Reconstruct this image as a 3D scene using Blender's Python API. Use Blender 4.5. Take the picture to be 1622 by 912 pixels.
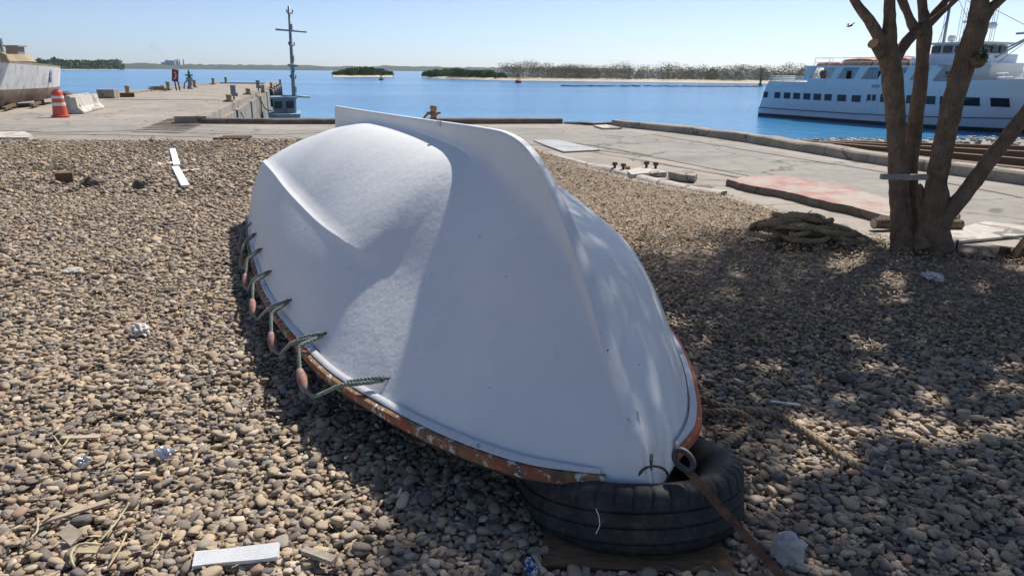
import bpy, math, random
import numpy as np
from mathutils import Vector, Matrix, Euler, noise
R = math.radians
random.seed(7); rng = np.random.default_rng(7)
SC = bpy.context.scene
for o in list(bpy.data.objects): bpy.data.objects.remove(o)
COL = SC.collection

# ------------------------------------------------------------ camera
CAMZ, PITCH, ROLL, FPX = 1.5, R(16.94), R(0.5), 1126.0
cam = bpy.data.cameras.new('camera'); cam.sensor_width = 36; cam.lens = 36 * FPX / 1622
cam.clip_start = .05; cam.clip_end = 20000
camo = bpy.data.objects.new('camera', cam); COL.objects.link(camo)
CM = Matrix.Rotation(math.pi / 2 - PITCH, 3, 'X') @ Matrix.Rotation(ROLL, 3, 'Z')
camo.matrix_world = Matrix.Translation((0, 0, CAMZ)) @ CM.to_4x4()
SC.camera = camo
# ------------------------------------------------------------ sky, sun, exposure
SUNV = Vector((.415, .665, 1.0)).normalized()          # towards the sun
SUN_EL = math.asin(SUNV.z); SUN_AZ = math.atan2(SUNV.x, SUNV.y)
w = bpy.data.worlds.new('World'); SC.world = w; w.use_nodes = True
nt = w.node_tree; nt.nodes.clear()
sky = nt.nodes.new('ShaderNodeTexSky'); sky.sky_type = 'NISHITA'; sky.sun_disc = False
sky.sun_elevation = SUN_EL; sky.sun_rotation = SUN_AZ
sky.altitude = 0; sky.air_density = 0.5; sky.dust_density = 0.65; sky.ozone_density = 2.0
bg = nt.nodes.new('ShaderNodeBackground'); bg.inputs[1].default_value = 0.108
wo = nt.nodes.new('ShaderNodeOutputWorld')
nt.links.new(sky.outputs[0], bg.inputs[0]); nt.links.new(bg.outputs[0], wo.inputs[0])
sl = bpy.data.lights.new('sun', 'SUN'); sl.energy = 4.3; sl.angle = R(.8); sl.color = (1, .955, .89)
so = bpy.data.objects.new('sun', sl); COL.objects.link(so)
so.rotation_euler = (-SUNV).to_track_quat('-Z', 'Y').to_euler(); so.location = (8, 8, 20)
SC.view_settings.view_transform = 'Standard'; SC.view_settings.look = 'None'
SC.view_settings.exposure = 0.43; SC.view_settings.gamma = 1
SC.cycles.max_bounces = 8; SC.cycles.diffuse_bounces = 5

# ------------------------------------------------------------ pixel -> place
CP = Vector((0, 0, CAMZ))
def ray(u, v): return CM @ Vector(((u - 811) / FPX, (456 - v) / FPX, -1))
def at(u, v, z=0.0):
    d = ray(u, v); return CP + d * ((z - CAMZ) / d.z)
def aty(u, v, Y):
    d = ray(u, v); return CP + d * (Y / d.y)
def lerp(a, b, t): return a + (b - a) * t
def tab(T):
    xs = np.array([p[0] for p in T], float); ys = np.array([p[1] for p in T], float)
    h = np.diff(xs); dl = np.diff(ys) / h; m = np.zeros(len(xs))
    m[0], m[-1] = dl[0], dl[-1]
    for i in range(1, len(xs) - 1):
        m[i] = 0 if dl[i-1] * dl[i] <= 0 else (h[i-1] + h[i]) / (h[i-1] / dl[i] + h[i] / dl[i-1])
    def f(x):
        x = min(max(x, xs[0]), xs[-1]); i = min(int(np.searchsorted(xs, x, 'right')) - 1, len(xs) - 2)
        t = (x - xs[i]) / h[i]; t2, t3 = t * t, t * t * t
        return float((2*t3-3*t2+1)*ys[i] + (t3-2*t2+t)*h[i]*m[i] + (-2*t3+3*t2)*ys[i+1] + (t3-t2)*h[i]*m[i+1])
    return f

# ------------------------------------------------------------ materials
class N:
    def __init__(s, name):
        s.m = bpy.data.materials.new(name); s.m.use_nodes = True; s.t = s.m.node_tree
        s.b = s.t.nodes['Principled BSDF']; s.out = s.t.nodes['Material Output']
        s.tc = s.t.nodes.new('ShaderNodeTexCoord')
    def n(s, typ, **k):
        x = s.t.nodes.new(typ)
        for a, b in k.items(): setattr(x, a, b)
        return x
    def l(s, a, b): s.t.links.new(a, b)
    def coords(s, scale=(1, 1, 1), space='Object', rot=(0, 0, 0)):
        mp = s.n('ShaderNodeMapping'); mp.inputs['Scale'].default_value = scale; mp.inputs['Rotation'].default_value = rot
        s.l(s.tc.outputs[space], mp.inputs[0]); return mp.outputs[0]
    def noise(s, sc, det=4, rough=.6, co=None, dist=0):
        x = s.n('ShaderNodeTexNoise'); x.inputs['Scale'].default_value = sc; x.inputs['Detail'].default_value = det
        x.inputs['Roughness'].default_value = rough; x.inputs['Distortion'].default_value = dist
        s.l(co if co is not None else s.tc.outputs['Object'], x.inputs['Vector']); return x.outputs['Fac']
    def ramp(s, fac, stops, interp='LINEAR'):
        x = s.n('ShaderNodeValToRGB'); x.color_ramp.interpolation = interp
        e = x.color_ramp.elements
        while len(e) < len(stops): e.new(.5)
        for k, (p, c) in enumerate(stops):
            e[k].position = p; e[k].color = (*c, 1) if len(c) == 3 else c
        s.l(fac, x.inputs[0]); return x.outputs[0]
    def mix(s, fac, a, b, blend='MIX'):
        x = s.n('ShaderNodeMix', data_type='RGBA', blend_type=blend)
        for i, v in ((0, fac), (6, a), (7, b)):
            if hasattr(v, 'links') or hasattr(v, 'is_linked'): s.l(v, x.inputs[i])
            elif isinstance(v, (int, float)): x.inputs[i].default_value = v
            else: x.inputs[i].default_value = (*v, 1)
        return x.outputs[2]
    def bump(s, h, strength=.3, dist=.01):
        x = s.n('ShaderNodeBump'); x.inputs['Strength'].default_value = strength; x.inputs['Distance'].default_value = dist
        s.l(h, x.inputs['Height'])
        if s.b.inputs['Normal'].is_linked: s.l(s.b.inputs['Normal'].links[0].from_socket, x.inputs['Normal'])
        s.l(x.outputs[0], s.b.inputs['Normal']); return s
    def set(s, col=None, rough=.6, metal=0, spec=.5):
        if col is not None:
            if hasattr(col, 'is_linked'): s.l(col, s.b.inputs['Base Color'])
            else: s.b.inputs['Base Color'].default_value = (*col, 1)
        s.b.inputs['Roughness'].default_value = rough; s.b.inputs['Metallic'].default_value = metal
        s.b.inputs['Specular IOR Level'].default_value = spec
        return s
BLK = (0, 0, 0); WHT = (1, 1, 1)
def plain(name, col, rough=.6, metal=0, var=.25, sc=8, bump=.15, bd=.005):
    n = N(name); f = n.noise(sc, 6)
    c = n.ramp(f, [(.25, tuple(x * (1 - var) for x in col)), (.75, tuple(min(1, x * (1 + var)) for x in col))])
    n.set(c, rough, metal)
    if bump: n.bump(n.noise(sc * 6, 5), bump, bd)
    return n.m
def two(name, a, b, sc=5, lo=.45, hi=.55, rough=.7, stretch=(1, 1, 1), bump=.3, bd=.004, det=7):
    n = N(name); co = n.coords(stretch); f = n.noise(sc, det, .65, co)
    g = n.ramp(f, [(lo, BLK), (hi, WHT)])
    v = n.noise(sc * 5, 5, .6, co)
    A = n.mix(v, tuple(x * .75 for x in a), tuple(min(1, x * 1.2) for x in a))
    Bc = n.mix(v, tuple(x * .75 for x in b), tuple(min(1, x * 1.2) for x in b))
    n.set(n.mix(g, A, Bc), rough); n.bump(f, bump, bd); n.bump(v, bump * .6, bd * .4)
    return n.m
M = {}
def mk_pebble():
    n = N('pebble_stone'); oi = n.n('ShaderNodeObjectInfo')
    c = n.ramp(oi.outputs['Random'], [(0, (.38, .305, .22)), (.16, (.32, .255, .19)), (.32, (.265, .22, .175)), (.46, (.21, .175, .145)),
        (.56, (.46, .37, .26)), (.66, (.15, .135, .125)), (.75, (.33, .225, .165)), (.79, (.29, .265, .235)), (.88, (.44, .36, .265)), (.96, (.54, .47, .38))], 'CONSTANT')
    f = n.noise(28, 5); g = n.ramp(f, [(.3, (.80, .77, .73)), (.75, (1.27, 1.21, 1.13))])
    n.set(n.mix(1.0, c, g, 'MULTIPLY'), .72, 0, .35); n.bump(n.noise(160, 4), .12, .002)
    return n.m
M['pebble'] = mk_pebble()
def mk_bed():
    n = N('earth_under_pebbles'); f = n.noise(3, 8); v = n.n('ShaderNodeTexVoronoi'); v.inputs['Scale'].default_value = 24
    n.l(n.tc.outputs['Object'], v.inputs[0])
    c = n.ramp(f, [(.3, (.14, .11, .08)), (.7, (.27, .215, .16))])
    n.set(c, .9); n.bump(v.outputs['Distance'], .8, .02); return n.m
M['bed'] = mk_bed()
def mk_concrete(name, a, b, sc=.5, fine=60):
    n = N(name); f = n.noise(sc, 9, .68, dist=.4); g = n.noise(fine, 4, .7); h = n.noise(sc * 7, 8, .7)
    c = n.ramp(f, [(.28, a), (.52, tuple(lerp(x, y, .6) for x, y in zip(a, b))), (.75, b)])
    d = n.ramp(h, [(.32, (.62, .6, .58)), (.55, WHT)]); e = n.ramp(g, [(.3, (.78, .78, .78)), (.7, (1.12, 1.12, 1.12))])
    vo = n.n('ShaderNodeTexVoronoi', feature='DISTANCE_TO_EDGE'); vo.inputs['Scale'].default_value = .42
    wv = n.n('ShaderNodeVectorMath', operation='MULTIPLY_ADD'); nz = n.n('ShaderNodeTexNoise'); nz.inputs['Scale'].default_value = 1.6; nz.inputs['Detail'].default_value = 6; n.l(n.tc.outputs['Object'], nz.inputs['Vector'])
    n.l(nz.outputs['Color'], wv.inputs[0]); wv.inputs[1].default_value = (.9, .9, .9); n.l(n.tc.outputs['Object'], wv.inputs[2]); n.l(wv.outputs[0], vo.inputs['Vector'])
    c = n.mix(.55, c, n.mix(1, c, d, 'MULTIPLY'))
    c = n.mix(n.ramp(vo.outputs['Distance'], [(.004, (.75, .75, .75)), (.014, BLK)]), c, (.09, .075, .06))
    oil = n.noise(.9, 5, .6, n.coords((.35, 1, 1), rot=(0, 0, R(-32)))); c = n.mix(n.ramp(oil, [(.56, BLK), (.72, (.55, .55, .55))]), c, (.15, .135, .12)); n.set(n.mix(1, c, e, 'MULTIPLY'), .88, 0, .3)
    n.bump(g, .35, .004); n.bump(h, .3, .01); return n.m
M['pave'] = mk_concrete('quay_paving', (.27, .24, .205), (.44, .385, .32), .35)
M['asphalt'] = mk_concrete('worn_asphalt', (.24, .22, .195), (.36, .33, .285), .6, 90)
M['conc'] = mk_concrete('weathered_concrete', (.24, .205, .165), (.46, .40, .32), 1.4)
M['concdark'] = mk_concrete('dark_stained_concrete', (.10, .08, .065), (.27, .215, .165), 1.8)
M['conclight'] = mk_concrete('pale_concrete', (.46, .42, .36), (.66, .61, .53), 1.8)
M['redpaint'] = two('faded_red_paint_on_concrete', (.36, .17, .14), (.40, .33, .275), 2.6, .40, .58, .85)
def mk_wallstain():
    n = N('streaked_pier_concrete'); co = n.coords((1.6, 1.6, .35)); f = n.noise(1.6, 8, .7, co); h = n.noise(5, 8, .7)
    c = n.ramp(f, [(.36, (.07, .06, .05)), (.47, (.28, .24, .185)), (.7, (.46, .40, .31))])
    d = n.ramp(h, [(.3, (.65, .62, .6)), (.6, WHT)]); n.set(n.mix(1, c, d, 'MULTIPLY'), .9); n.bump(h, .4, .02); return n.m
M['pierwall'] = mk_wallstain()
def mk_hull():
    n = N('hull_paint'); f = n.noise(1.1, 6); st = n.noise(3.0, 6, .6, n.coords((3, 26, 26), rot=(0, 0, R(22))))
    c = n.ramp(f, [(.3, (.74, .73, .70)), (.7, (.82, .805, .77))])
    sp = n.noise(34, 2, .5); k = n.ramp(sp, [(.755, BLK), (.775, WHT)])
    sc = n.noise(9, 4, .6, n.coords((1, 9, 9), rot=(0, 0, R(-25)))); k2 = n.ramp(sc, [(.70, BLK), (.735, (.7, .7, .7))])
    c = n.mix(k, c, (.25, .22, .2)); c = n.mix(k2, c, (.42, .43, .45))
    dirt = n.noise(2.6, 7, .7); c = n.mix(n.ramp(dirt, [(.56, BLK), (.8, (.28, .28, .28))]), c, (.5, .48, .45))
    pt = n.noise(1.7, 3, .5, n.coords((1, 1, 1), rot=(.3, .2, .5))); c = n.mix(n.ramp(pt, [(.5, BLK), (.53, (.16, .16, .16))]), c, (.62, .64, .66))
    drip = n.noise(5, 6, .6, n.coords((2.2, 2.2, .35))); c = n.mix(n.ramp(drip, [(.6, BLK), (.78, (.22, .22, .22))]), c, (.46, .42, .36))
    n.set(c, .42, 0, .4)
    rr = n.ramp(st, [(.3, (.36, .36, .36)), (.7, (.56, .56, .56))]); n.l(rr, n.b.inputs['Roughness'])
    n.bump(st, .2, .004); n.bump(n.noise(85, 5, .7), .26, .0035); n.bump(n.noise(24, 4, .6), .22, .006); n.bump(n.noise(6, 3), .25, .014); return n.m
M['hull'] = mk_hull()
def mk_rail():
    n = N('peeling_red_rail_wood'); co = n.coords((1, 1, 1)); f = n.noise(11, 9, .72, co); h = n.noise(26, 8, .7); g = n.noise(5, 6)
    wood = n.ramp(n.noise(14, 7, .7), [(.3, (.10, .055, .03)), (.7, (.34, .19, .09))])
    red = n.ramp(h, [(.3, (.27, .055, .028)), (.7, (.46, .115, .05))])
    c = n.mix(n.ramp(f, [(.50, BLK), (.54, WHT)]), wood, red)
    c = n.mix(n.ramp(h, [(.56, BLK), (.59, WHT)]), c, (.58, .55, .50))
    c = n.mix(n.ramp(g, [(.62, BLK), (.66, (.7, .7, .7))]), c, (.07, .05, .04))
    n.set(c, .75); n.bump(f, .5, .004); n.bump(h, .5, .003); return n.m
M['rail'] = mk_rail()
def mk_rail2():
    n = N('orange_red_rail_paint'); h = n.noise(30, 8, .7); c = n.ramp(h, [(.3, (.46, .10, .04)), (.6, (.60, .17, .07)), (.66, (.5, .42, .36))]); n.set(c, .7); n.bump(h, .4, .003); return n.m
M['rail2'] = mk_rail2()
M['strip'] = two('scuffed_white_strip', (.62, .63, .64), (.30, .27, .25), 9, .62, .68, .6)
M['dark'] = plain('dark_gap', (.03, .03, .03), .9)
def mk_rope(name, a, b):
    n = N(name); f = n.noise(120, 3); g = n.noise(9, 4)
    c = n.mix(n.ramp(g, [(.35, BLK), (.65, WHT)]), a, b); c = n.mix(1, c, n.ramp(f, [(.3, (.6, .6, .6)), (.7, (1.2, 1.2, 1.2))]), 'MULTIPLY')
    n.set(c, .9, 0, .2); n.bump(f, .5, .002); return n.m
M['ropegreen'] = mk_rope('grey_green_rope', (.20, .22, .18), (.36, .40, .35))
M['ropebrown'] = mk_rope('old_manila_rope', (.22, .165, .10), (.36, .285, .185))
M['float'] = two('faded_orange_float', (.30, .12, .08), (.29, .225, .19), 26, .44, .58, .7)
def mk_tyre():
    n = N('tyre_rubber'); f = n.noise(7, 7); g = n.noise(40, 6)
    c = n.ramp(f, [(.3, (.016, .016, .018)), (.7, (.045, .043, .042))])
    c = n.mix(n.ramp(g, [(.54, BLK), (.75, (.55, .55, .55))]), c, (.12, .10, .085)); c = n.mix(n.ramp(n.noise(16, 7, .7), [(.5, BLK), (.7, (.5, .5, .5))]), c, (.10, .088, .075)); n.set(c, .7, 0, .35)
    n.bump(g, .35, .003); return n.m
M['tyre'] = mk_tyre()
M['wood'] = two('old_brown_timber', (.085, .05, .028), (.20, .115, .055), 6, .35, .65, .85, (2.2, 14, 14), .5)
M['greywood'] = two('grey_driftwood', (.26, .22, .17), (.42, .37, .30), 7, .35, .65, .9, (3, 14, 14), .4)
M['palewood'] = two('pale_dry_wood', (.42, .33, .23), (.55, .47, .36), 10, .4, .6, .85)
M['rust'] = two('rusty_iron', (.075, .035, .02), (.18, .085, .045), 18, .4, .6, .8, bump=.5)
M['iron'] = two('dull_dark_iron', (.05, .05, .055), (.11, .075, .055), 20, .55, .7, .55)
M['ochre'] = two('rusty_yellow_paint', (.42, .29, .12), (.22, .12, .06), 9, .45, .65, .8)
M['rock'] = plain('pale_rock', (.58, .55, .50), .9, 0, .35, 14, .6, .01)
M['foam'] = plain('white_foam', (.80, .80, .78), .8, 0, .08, 40, .4, .004)
M['foil'] = plain('crumpled_foil', (.62, .64, .66), .35, .6, .2, 40, .5, .006)
M['blue'] = two('blue_white_wrapper', (.03, .08, .26), (.6, .6, .62), 40, .46, .52, .4)
def mk_bark():
    n = N('bark'); v = n.n('ShaderNodeTexVoronoi', feature='DISTANCE_TO_EDGE'); v.inputs['Scale'].default_value = 26; n.l(n.coords((1, 1, .3)), v.inputs[0])
    f = n.noise(9, 8, .7); h = n.noise(45, 6)
    c = n.ramp(f, [(.28, (.13, .088, .058)), (.55, (.24, .17, .115)), (.78, (.36, .28, .20))])
    c = n.mix(n.ramp(h, [(.66, BLK), (.74, (.7, .7, .7))]), c, (.40, .32, .24))
    n.set(c, .9, 0, .2); n.bump(v.outputs['Distance'], 1.0, .03); n.bump(h, .8, .02); n.bump(f, .8, .04); return n.m
M['bark'] = mk_bark()
M['cutwood'] = plain('fresh_cut_wood', (.42, .25, .12), .8, 0, .3, 20)
def mk_leaf():
    n = N('leaf'); oi = n.noise(2.5, 3); c = n.ramp(oi, [(.3, (.035, .075, .02)), (.7, (.09, .14, .035))]); n.set(c, .5)
    return n.m
M['leaf'] = mk_leaf()
def mk_litter():
    n = N('dry_litter'); oi = n.n('ShaderNodeObjectInfo')
    n.set(n.ramp(oi.outputs['Random'], [(0, (.44, .31, .18)), (.3, (.33, .225, .125)), (.55, (.55, .42, .26)), (.75, (.21, .135, .08)), (.9, (.62, .51, .35))], 'CONSTANT'), .85); return n.m
M['litter'] = mk_litter()
M['straw'] = plain('straw', (.46, .38, .23), .85, 0, .3, 20, 0)
M['grass'] = plain('sparse_green_grass', (.12, .17, .045), .7, 0, .4, 20, 0)
def mk_ship():
    n = N('ship_white_paint'); f = n.noise(1.2, 6, .65, n.coords((2.5, 2.5, .22))); g = n.noise(.5, 4)
    c = n.ramp(g, [(.3, (.62, .66, .70)), (.7, (.70, .73, .76))]); c = n.mix(n.ramp(f, [(.58, BLK), (.76, (.6, .6, .6))]), c, (.44, .40, .35)); n.set(c, .42); n.bump(n.noise(.9, 2), .25, .05); return n.m
M['shipwhite'] = mk_ship()
M['shipcream'] = plain('ship_cream_paint', (.70, .66, .58), .5, 0, .06, .8, .05)
M['shipgrey'] = plain('ship_grey_band', (.13, .15, .17), .5, 0, .1, .8, .05)
M['black'] = plain('black_paint', (.015, .016, .018), .5, 0, .3, 3, .1)
n = N('dark_window_glass'); n.set((.018, .022, .03), .08); M['glass'] = n.m
M['raft'] = two('orange_canvas', (.58, .25, .14), (.66, .36, .24), 2.5, .35, .65, .8, bump=.5, bd=.04)
M['white'] = plain('white_paint', (.78, .78, .77), .5, 0, .06, 6, .05)
M['orangebuoy'] = plain('orange_ring', (.55, .13, .06), .6)
M['mast'] = plain('grey_galvanised_metal', (.25, .28, .28), .5, .3, .3, 6)
M['greypaint'] = plain('grey_cabinet_paint', (.20, .235, .26), .55, 0, .15, 4)
M['cabin'] = two('worn_grey_blue_cabin_paint', (.30, .36, .39), (.17, .20, .22), 2.5, .45, .65, .7)
M['green'] = plain('green_paint', (.03, .16, .11), .6)
M['red'] = plain('dull_red_paint', (.28, .035, .03), .6)
M['barrel'] = plain('orange_red_plastic', (.60, .10, .05), .5, 0, .15, 6)
M['bandwhite'] = two('worn_reflective_band', (.72, .72, .72), (.5, .2, .14), 8, .62, .68, .5)
def mk_oldhull():
    n = N('flaking_white_hull'); f = n.noise(1.5, 9, .72); g = n.noise(4, 8, .75, n.coords((1, 1, .4)))
    c = n.ramp(g, [(.33, (.34, .30, .25)), (.45, (.60, .60, .58)), (.7, (.70, .74, .77))])
    c = n.mix(n.ramp(f, [(.64, BLK), (.68, WHT)]), c, (.28, .24, .20)); n.set(c, .75); n.bump(g, .4, .01); return n.m
M['oldhull'] = mk_oldhull()
M['oldbottom'] = two('bare_brown_hull_bottom', (.34, .27, .20), (.21, .165, .125), 2, .4, .6, .9, (1, 1, .5))
M['tan'] = plain('tan_roof', (.36, .28, .18), .8, 0, .2, 2)
M['bluemark'] = two('blue_paint_scrawl', (.08, .19, .33), (.5, .53, .55), 12, .5, .55, .7)
M['sand'] = plain('sand', (.48, .41, .31), .95, 0, .2, .3, 0)
def mk_bush(name, a, b, c_):
    n = N(name); f = n.noise(.16, 5, .7); n.set(n.ramp(f, [(.3, a), (.5, b), (.7, c_)]), .9, 0, .1); return n.m
M['bush'] = mk_bush('far_scrub', (.12, .14, .075), (.20, .18, .13), (.21, .215, .11))
M['mangrove'] = mk_bush('mangrove', (.05, .08, .03), (.08, .12, .04), (.12, .16, .055))
M['farland'] = plain('far_land', (.05, .065, .04), .95, 0, .3, .01, 0)
M['plant'] = plain('far_industrial_grey', (.28, .28, .30), .9, 0, .1, .05, 0)
def mk_water():
    n = N('sea_water')
    n.set((.012, .085, .17), .14, 0, .5); n.b.inputs['IOR'].default_value = 1.33
    big = n.noise(.035, 3, .5, n.coords((.25, 1, 1)))
    c = n.ramp(big, [(.35, (.010, .13, .33)), (.65, (.045, .25, .46))]); n.l(c, n.b.inputs['Base Color'])
    n.bump(n.noise(1.1, 4, .6, n.coords((.7, 1, 1))), .55, .35); n.bump(n.noise(6, 3, .6), .4, .05)
    return n.m
M['water'] = mk_water()

# ------------------------------------------------------------ mesh helpers
WL = {}
def world_of(p): return WL.get(p.name, Vector()) if p else Vector()
class MB:
    def __init__(s): s.v = []; s.f = []; s.mi = []; s.cm = 0
    def add(s, vs, fs):
        o = len(s.v); s.v += [tuple(x) for x in vs]; s.f += [tuple(i + o for i in f) for f in fs]; s.mi += [s.cm] * len(fs); return s
    def box(s, c, sz, rz=0, rot=None, taper=1.0, bev=0):
        m = rot if rot is not None else Matrix.Rotation(rz, 3, 'Z'); c = Vector(c); x, y, z = [k / 2 for k in sz]
        vs = [c + m @ Vector((sx * x * (taper if sz_ > 0 else 1), sy * y * (taper if sz_ > 0 else 1), sz_ * z)) for sz_ in (-1, 1) for sx, sy in ((-1, -1), (1, -1), (1, 1), (-1, 1))]
        return s.add(vs, [(3, 2, 1, 0), (4, 5, 6, 7), (0, 1, 5, 4), (1, 2, 6, 5), (2, 3, 7, 6), (3, 0, 4, 7)])
    def bar(s, a, b, wd, ht, up=(0, 0, 1)):
        a = Vector(a); b = Vector(b); d = (b - a).normalized(); x = d.cross(Vector(up)).normalized(); y = x.cross(d)
        vs = [p + x * sx * wd / 2 + y * sy * ht / 2 for p in (a, b) for sx, sy in ((-1, -1), (1, -1), (1, 1), (-1, 1))]
        return s.add(vs, [(0, 1, 2, 3), (7, 6, 5, 4), (4, 5, 1, 0), (5, 6, 2, 1), (6, 7, 3, 2), (7, 4, 0, 3)])
    def tube(s, pts, rad, n=8, cap=True, wob=0, seed=0):
        pts = [Vector(p) for p in pts]; k = len(pts)
        rad = [rad] * k if isinstance(rad, (int, float)) else rad
        t0 = (pts[1] - pts[0]).normalized(); x = t0.orthogonal().normalized(); vs = []
        for i in range(k):
            t = (pts[min(i + 1, k - 1)] - pts[max(i - 1, 0)]).normalized()
            x = (x - t * x.dot(t)).normalized(); y = t.cross(x)
            for j in range(n):
                a = 2 * math.pi * j / n; dr = x * math.cos(a) + y * math.sin(a); r = rad[i]
                if wob: r *= 1 + wob * noise.noise((pts[i] + dr * rad[i]) * 7 + Vector((seed, 0, 0))) + wob * .6 * noise.noise((pts[i] + dr * rad[i]) * 19)
                vs.append(pts[i] + dr * r)
        fs = [(i * n + j, i * n + (j + 1) % n, (i + 1) * n + (j + 1) % n, (i + 1) * n + j) for i in range(k - 1) for j in range(n)]
        if cap: fs += [tuple(range(n - 1, -1, -1)), tuple((k - 1) * n + j for j in range(n))]
        return s.add(vs, fs)
    def lathe(s, prof, c=(0, 0, 0), n=24, rot=None, fn=None):
        c = Vector(c); m = rot if rot is not None else Matrix.Identity(3); vs = []
        for i, (r, z) in enumerate(prof):
            for j in range(n):
                a = 2 * math.pi * j / n; rr = r if fn is None else fn(i, j, r)
                vs.append(c + m @ Vector((rr * math.cos(a), rr * math.sin(a), z)))
        k = len(prof)
        fs = [(i * n + j, i * n + (j + 1) % n, (i + 1) * n + (j + 1) % n, (i + 1) * n + j) for i in range(k - 1) for j in range(n)]
        if prof[0][0] > 1e-4 and fn is None: fs.append(tuple(range(n - 1, -1, -1)))
        if prof[-1][0] > 1e-4 and fn is None: fs.append(tuple((k - 1) * n + j for j in range(n)))
        return s.add(vs, fs)
    def prism(s, poly, z0, z1):
        k = len(poly); g = lambda z, i: z(i) if callable(z) else z
        vs = [(p[0], p[1], z0) for p in poly] + [(p[0], p[1], z1) for p in poly]
        return s.add(vs, [tuple(range(k - 1, -1, -1)), tuple(range(k, 2 * k))] + [(i, (i + 1) % k, (i + 1) % k + k, i + k) for i in range(k)])
    def grid(s, rows, close=False):
        k = len(rows[0]); vs = [p for r in rows for p in r]
        return s.add(vs, [(i * k + j, i * k + (j + 1) % k, (i + 1) * k + (j + 1) % k, (i + 1) * k + j) for i in range(len(rows) - 1) for j in range(k if close else k - 1)])
    def build(s, name, mat, parent=None, smooth=False, sharp=None, base=True):
        me = bpy.data.meshes.new(name); P = np.array(s.v, float); o0 = Vector()
        if parent: o0 = world_of(parent)
        elif base: o0 = Vector(((P[:, 0].min() + P[:, 0].max()) / 2, (P[:, 1].min() + P[:, 1].max()) / 2, P[:, 2].min()))
        if parent:
            c0 = Vector(((P[:, 0].min() + P[:, 0].max()) / 2, (P[:, 1].min() + P[:, 1].max()) / 2, P[:, 2].min()))
        else: c0 = o0
        me.from_pydata((P - np.array(c0)).tolist(), [], s.f); me.update()
        for m in (mat if isinstance(mat, (list, tuple)) else [mat]): me.materials.append(m)
        me.polygons.foreach_set('material_index', s.mi)
        if smooth:
            me.polygons.foreach_set('use_smooth', [True] * len(s.f))
            if sharp: me.set_sharp_from_angle(angle=R(sharp))
        o = bpy.data.objects.new(name, me); COL.objects.link(o)
        if parent: o.parent = parent; o.location = c0 - o0
        else: o.location = c0
        WL[o.name] = c0.copy(); return o
def tag(o, label, cat, group=None):
    o['label'] = label; o['category'] = cat
    if group: o['group'] = group
    return o
def kind(o, k): o['kind'] = k; return o
def thing(name, loc, label, cat, group=None):
    o = bpy.data.objects.new(name, None); COL.objects.link(o); o.location = loc; o.empty_display_size = .2
    WL[o.name] = Vector(loc); return tag(o, label, cat, group)
def spline(pts, step):
    P = [Vector(p) for p in pts]; P = [P[0] * 2 - P[1]] + P + [P[-1] * 2 - P[-2]]; out = []
    for i in range(1, len(P) - 2):
        a, b, c, d = P[i-1], P[i], P[i+1], P[i+2]; m = max(2, int((c - b).length / step))
        for k in range(m):
            t = k / m
            out.append(.5 * (2*b + (c - a)*t + (2*a - 5*b + 4*c - d)*t*t + (3*b - a - 3*c + d)*t**3))
    out.append(P[-2]); return out
def rope(mb, pts, r, pitch=None, n=6, strands=3, ds=8):
    pitch = pitch or r * 5.2; path = spline(pts, pitch / ds)
    x = (path[1] - path[0]).orthogonal().normalized(); fr = []; L = 0
    for i, p in enumerate(path):
        t = (path[min(i+1, len(path)-1)] - path[max(i-1, 0)]).normalized(); x = (x - t * x.dot(t)).normalized()
        if i: L += (p - path[i-1]).length
        fr.append((p, x.copy(), t.cross(x), L))
    for k in range(strands):
        q = [p + (a * math.cos(2*math.pi*(L/pitch + k/strands)) + b * math.sin(2*math.pi*(L/pitch + k/strands))) * r * .5 for p, a, b, L in fr]
        mb.tube(q, r * .56, n)
    return mb
def ico(sub):
    import bmesh
    bm = bmesh.new(); bmesh.ops.create_icosphere(bm, subdivisions=sub, radius=1)
    v = [x.co.copy() for x in bm.verts]; f = [tuple(y.index for y in x.verts) for x in bm.faces]; bm.free(); return v, f
ICO2 = ico(2); ICO3 = ico(3)
def blob(mb, c, sz, rot=None, rough=.2, fr=1.4, seed=0, src=ICO3, fl=None):
    m = rot or Matrix.Identity(3); c = Vector(c); vs = []
    for p in src[0]:
        q = p * (1 + rough * noise.noise(p * fr + Vector((seed * 3.1, seed * 1.7, 0))) + rough * .4 * noise.noise(p * fr * 3.1 + Vector((seed, 0, 5))))
        if fl: q = Vector([max(-fl, min(fl, k)) for k in q])
        vs.append(c + m @ Vector((q.x * sz[0], q.y * sz[1], q.z * sz[2])))
    return mb.add(vs, src[1])

# ============================================================ THE SETTING
WZ = -1.6
def sheet(name, poly, z, mat, wallz=None):
    mb = MB(); k = len(poly)
    mb.add([(p[0], p[1], z) for p in poly], [tuple(range(k))])
    if wallz is not None:
        mb.add([(p[0], p[1], z) for p in poly] + [(p[0], p[1], wallz) for p in poly], [(i, i + k, (i + 1) % k + k, (i + 1) % k) for i in range(k)])
    return kind(mb.build(name, mat, base=False), 'structure')
mb = MB(); mb.add([(-9000, -300, WZ), (9000, -300, WZ), (9000, 12000, WZ), (-9000, 12000, WZ)], [(0, 1, 2, 3)])
kind(mb.build('water', M['water'], base=False), 'structure')
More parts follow.
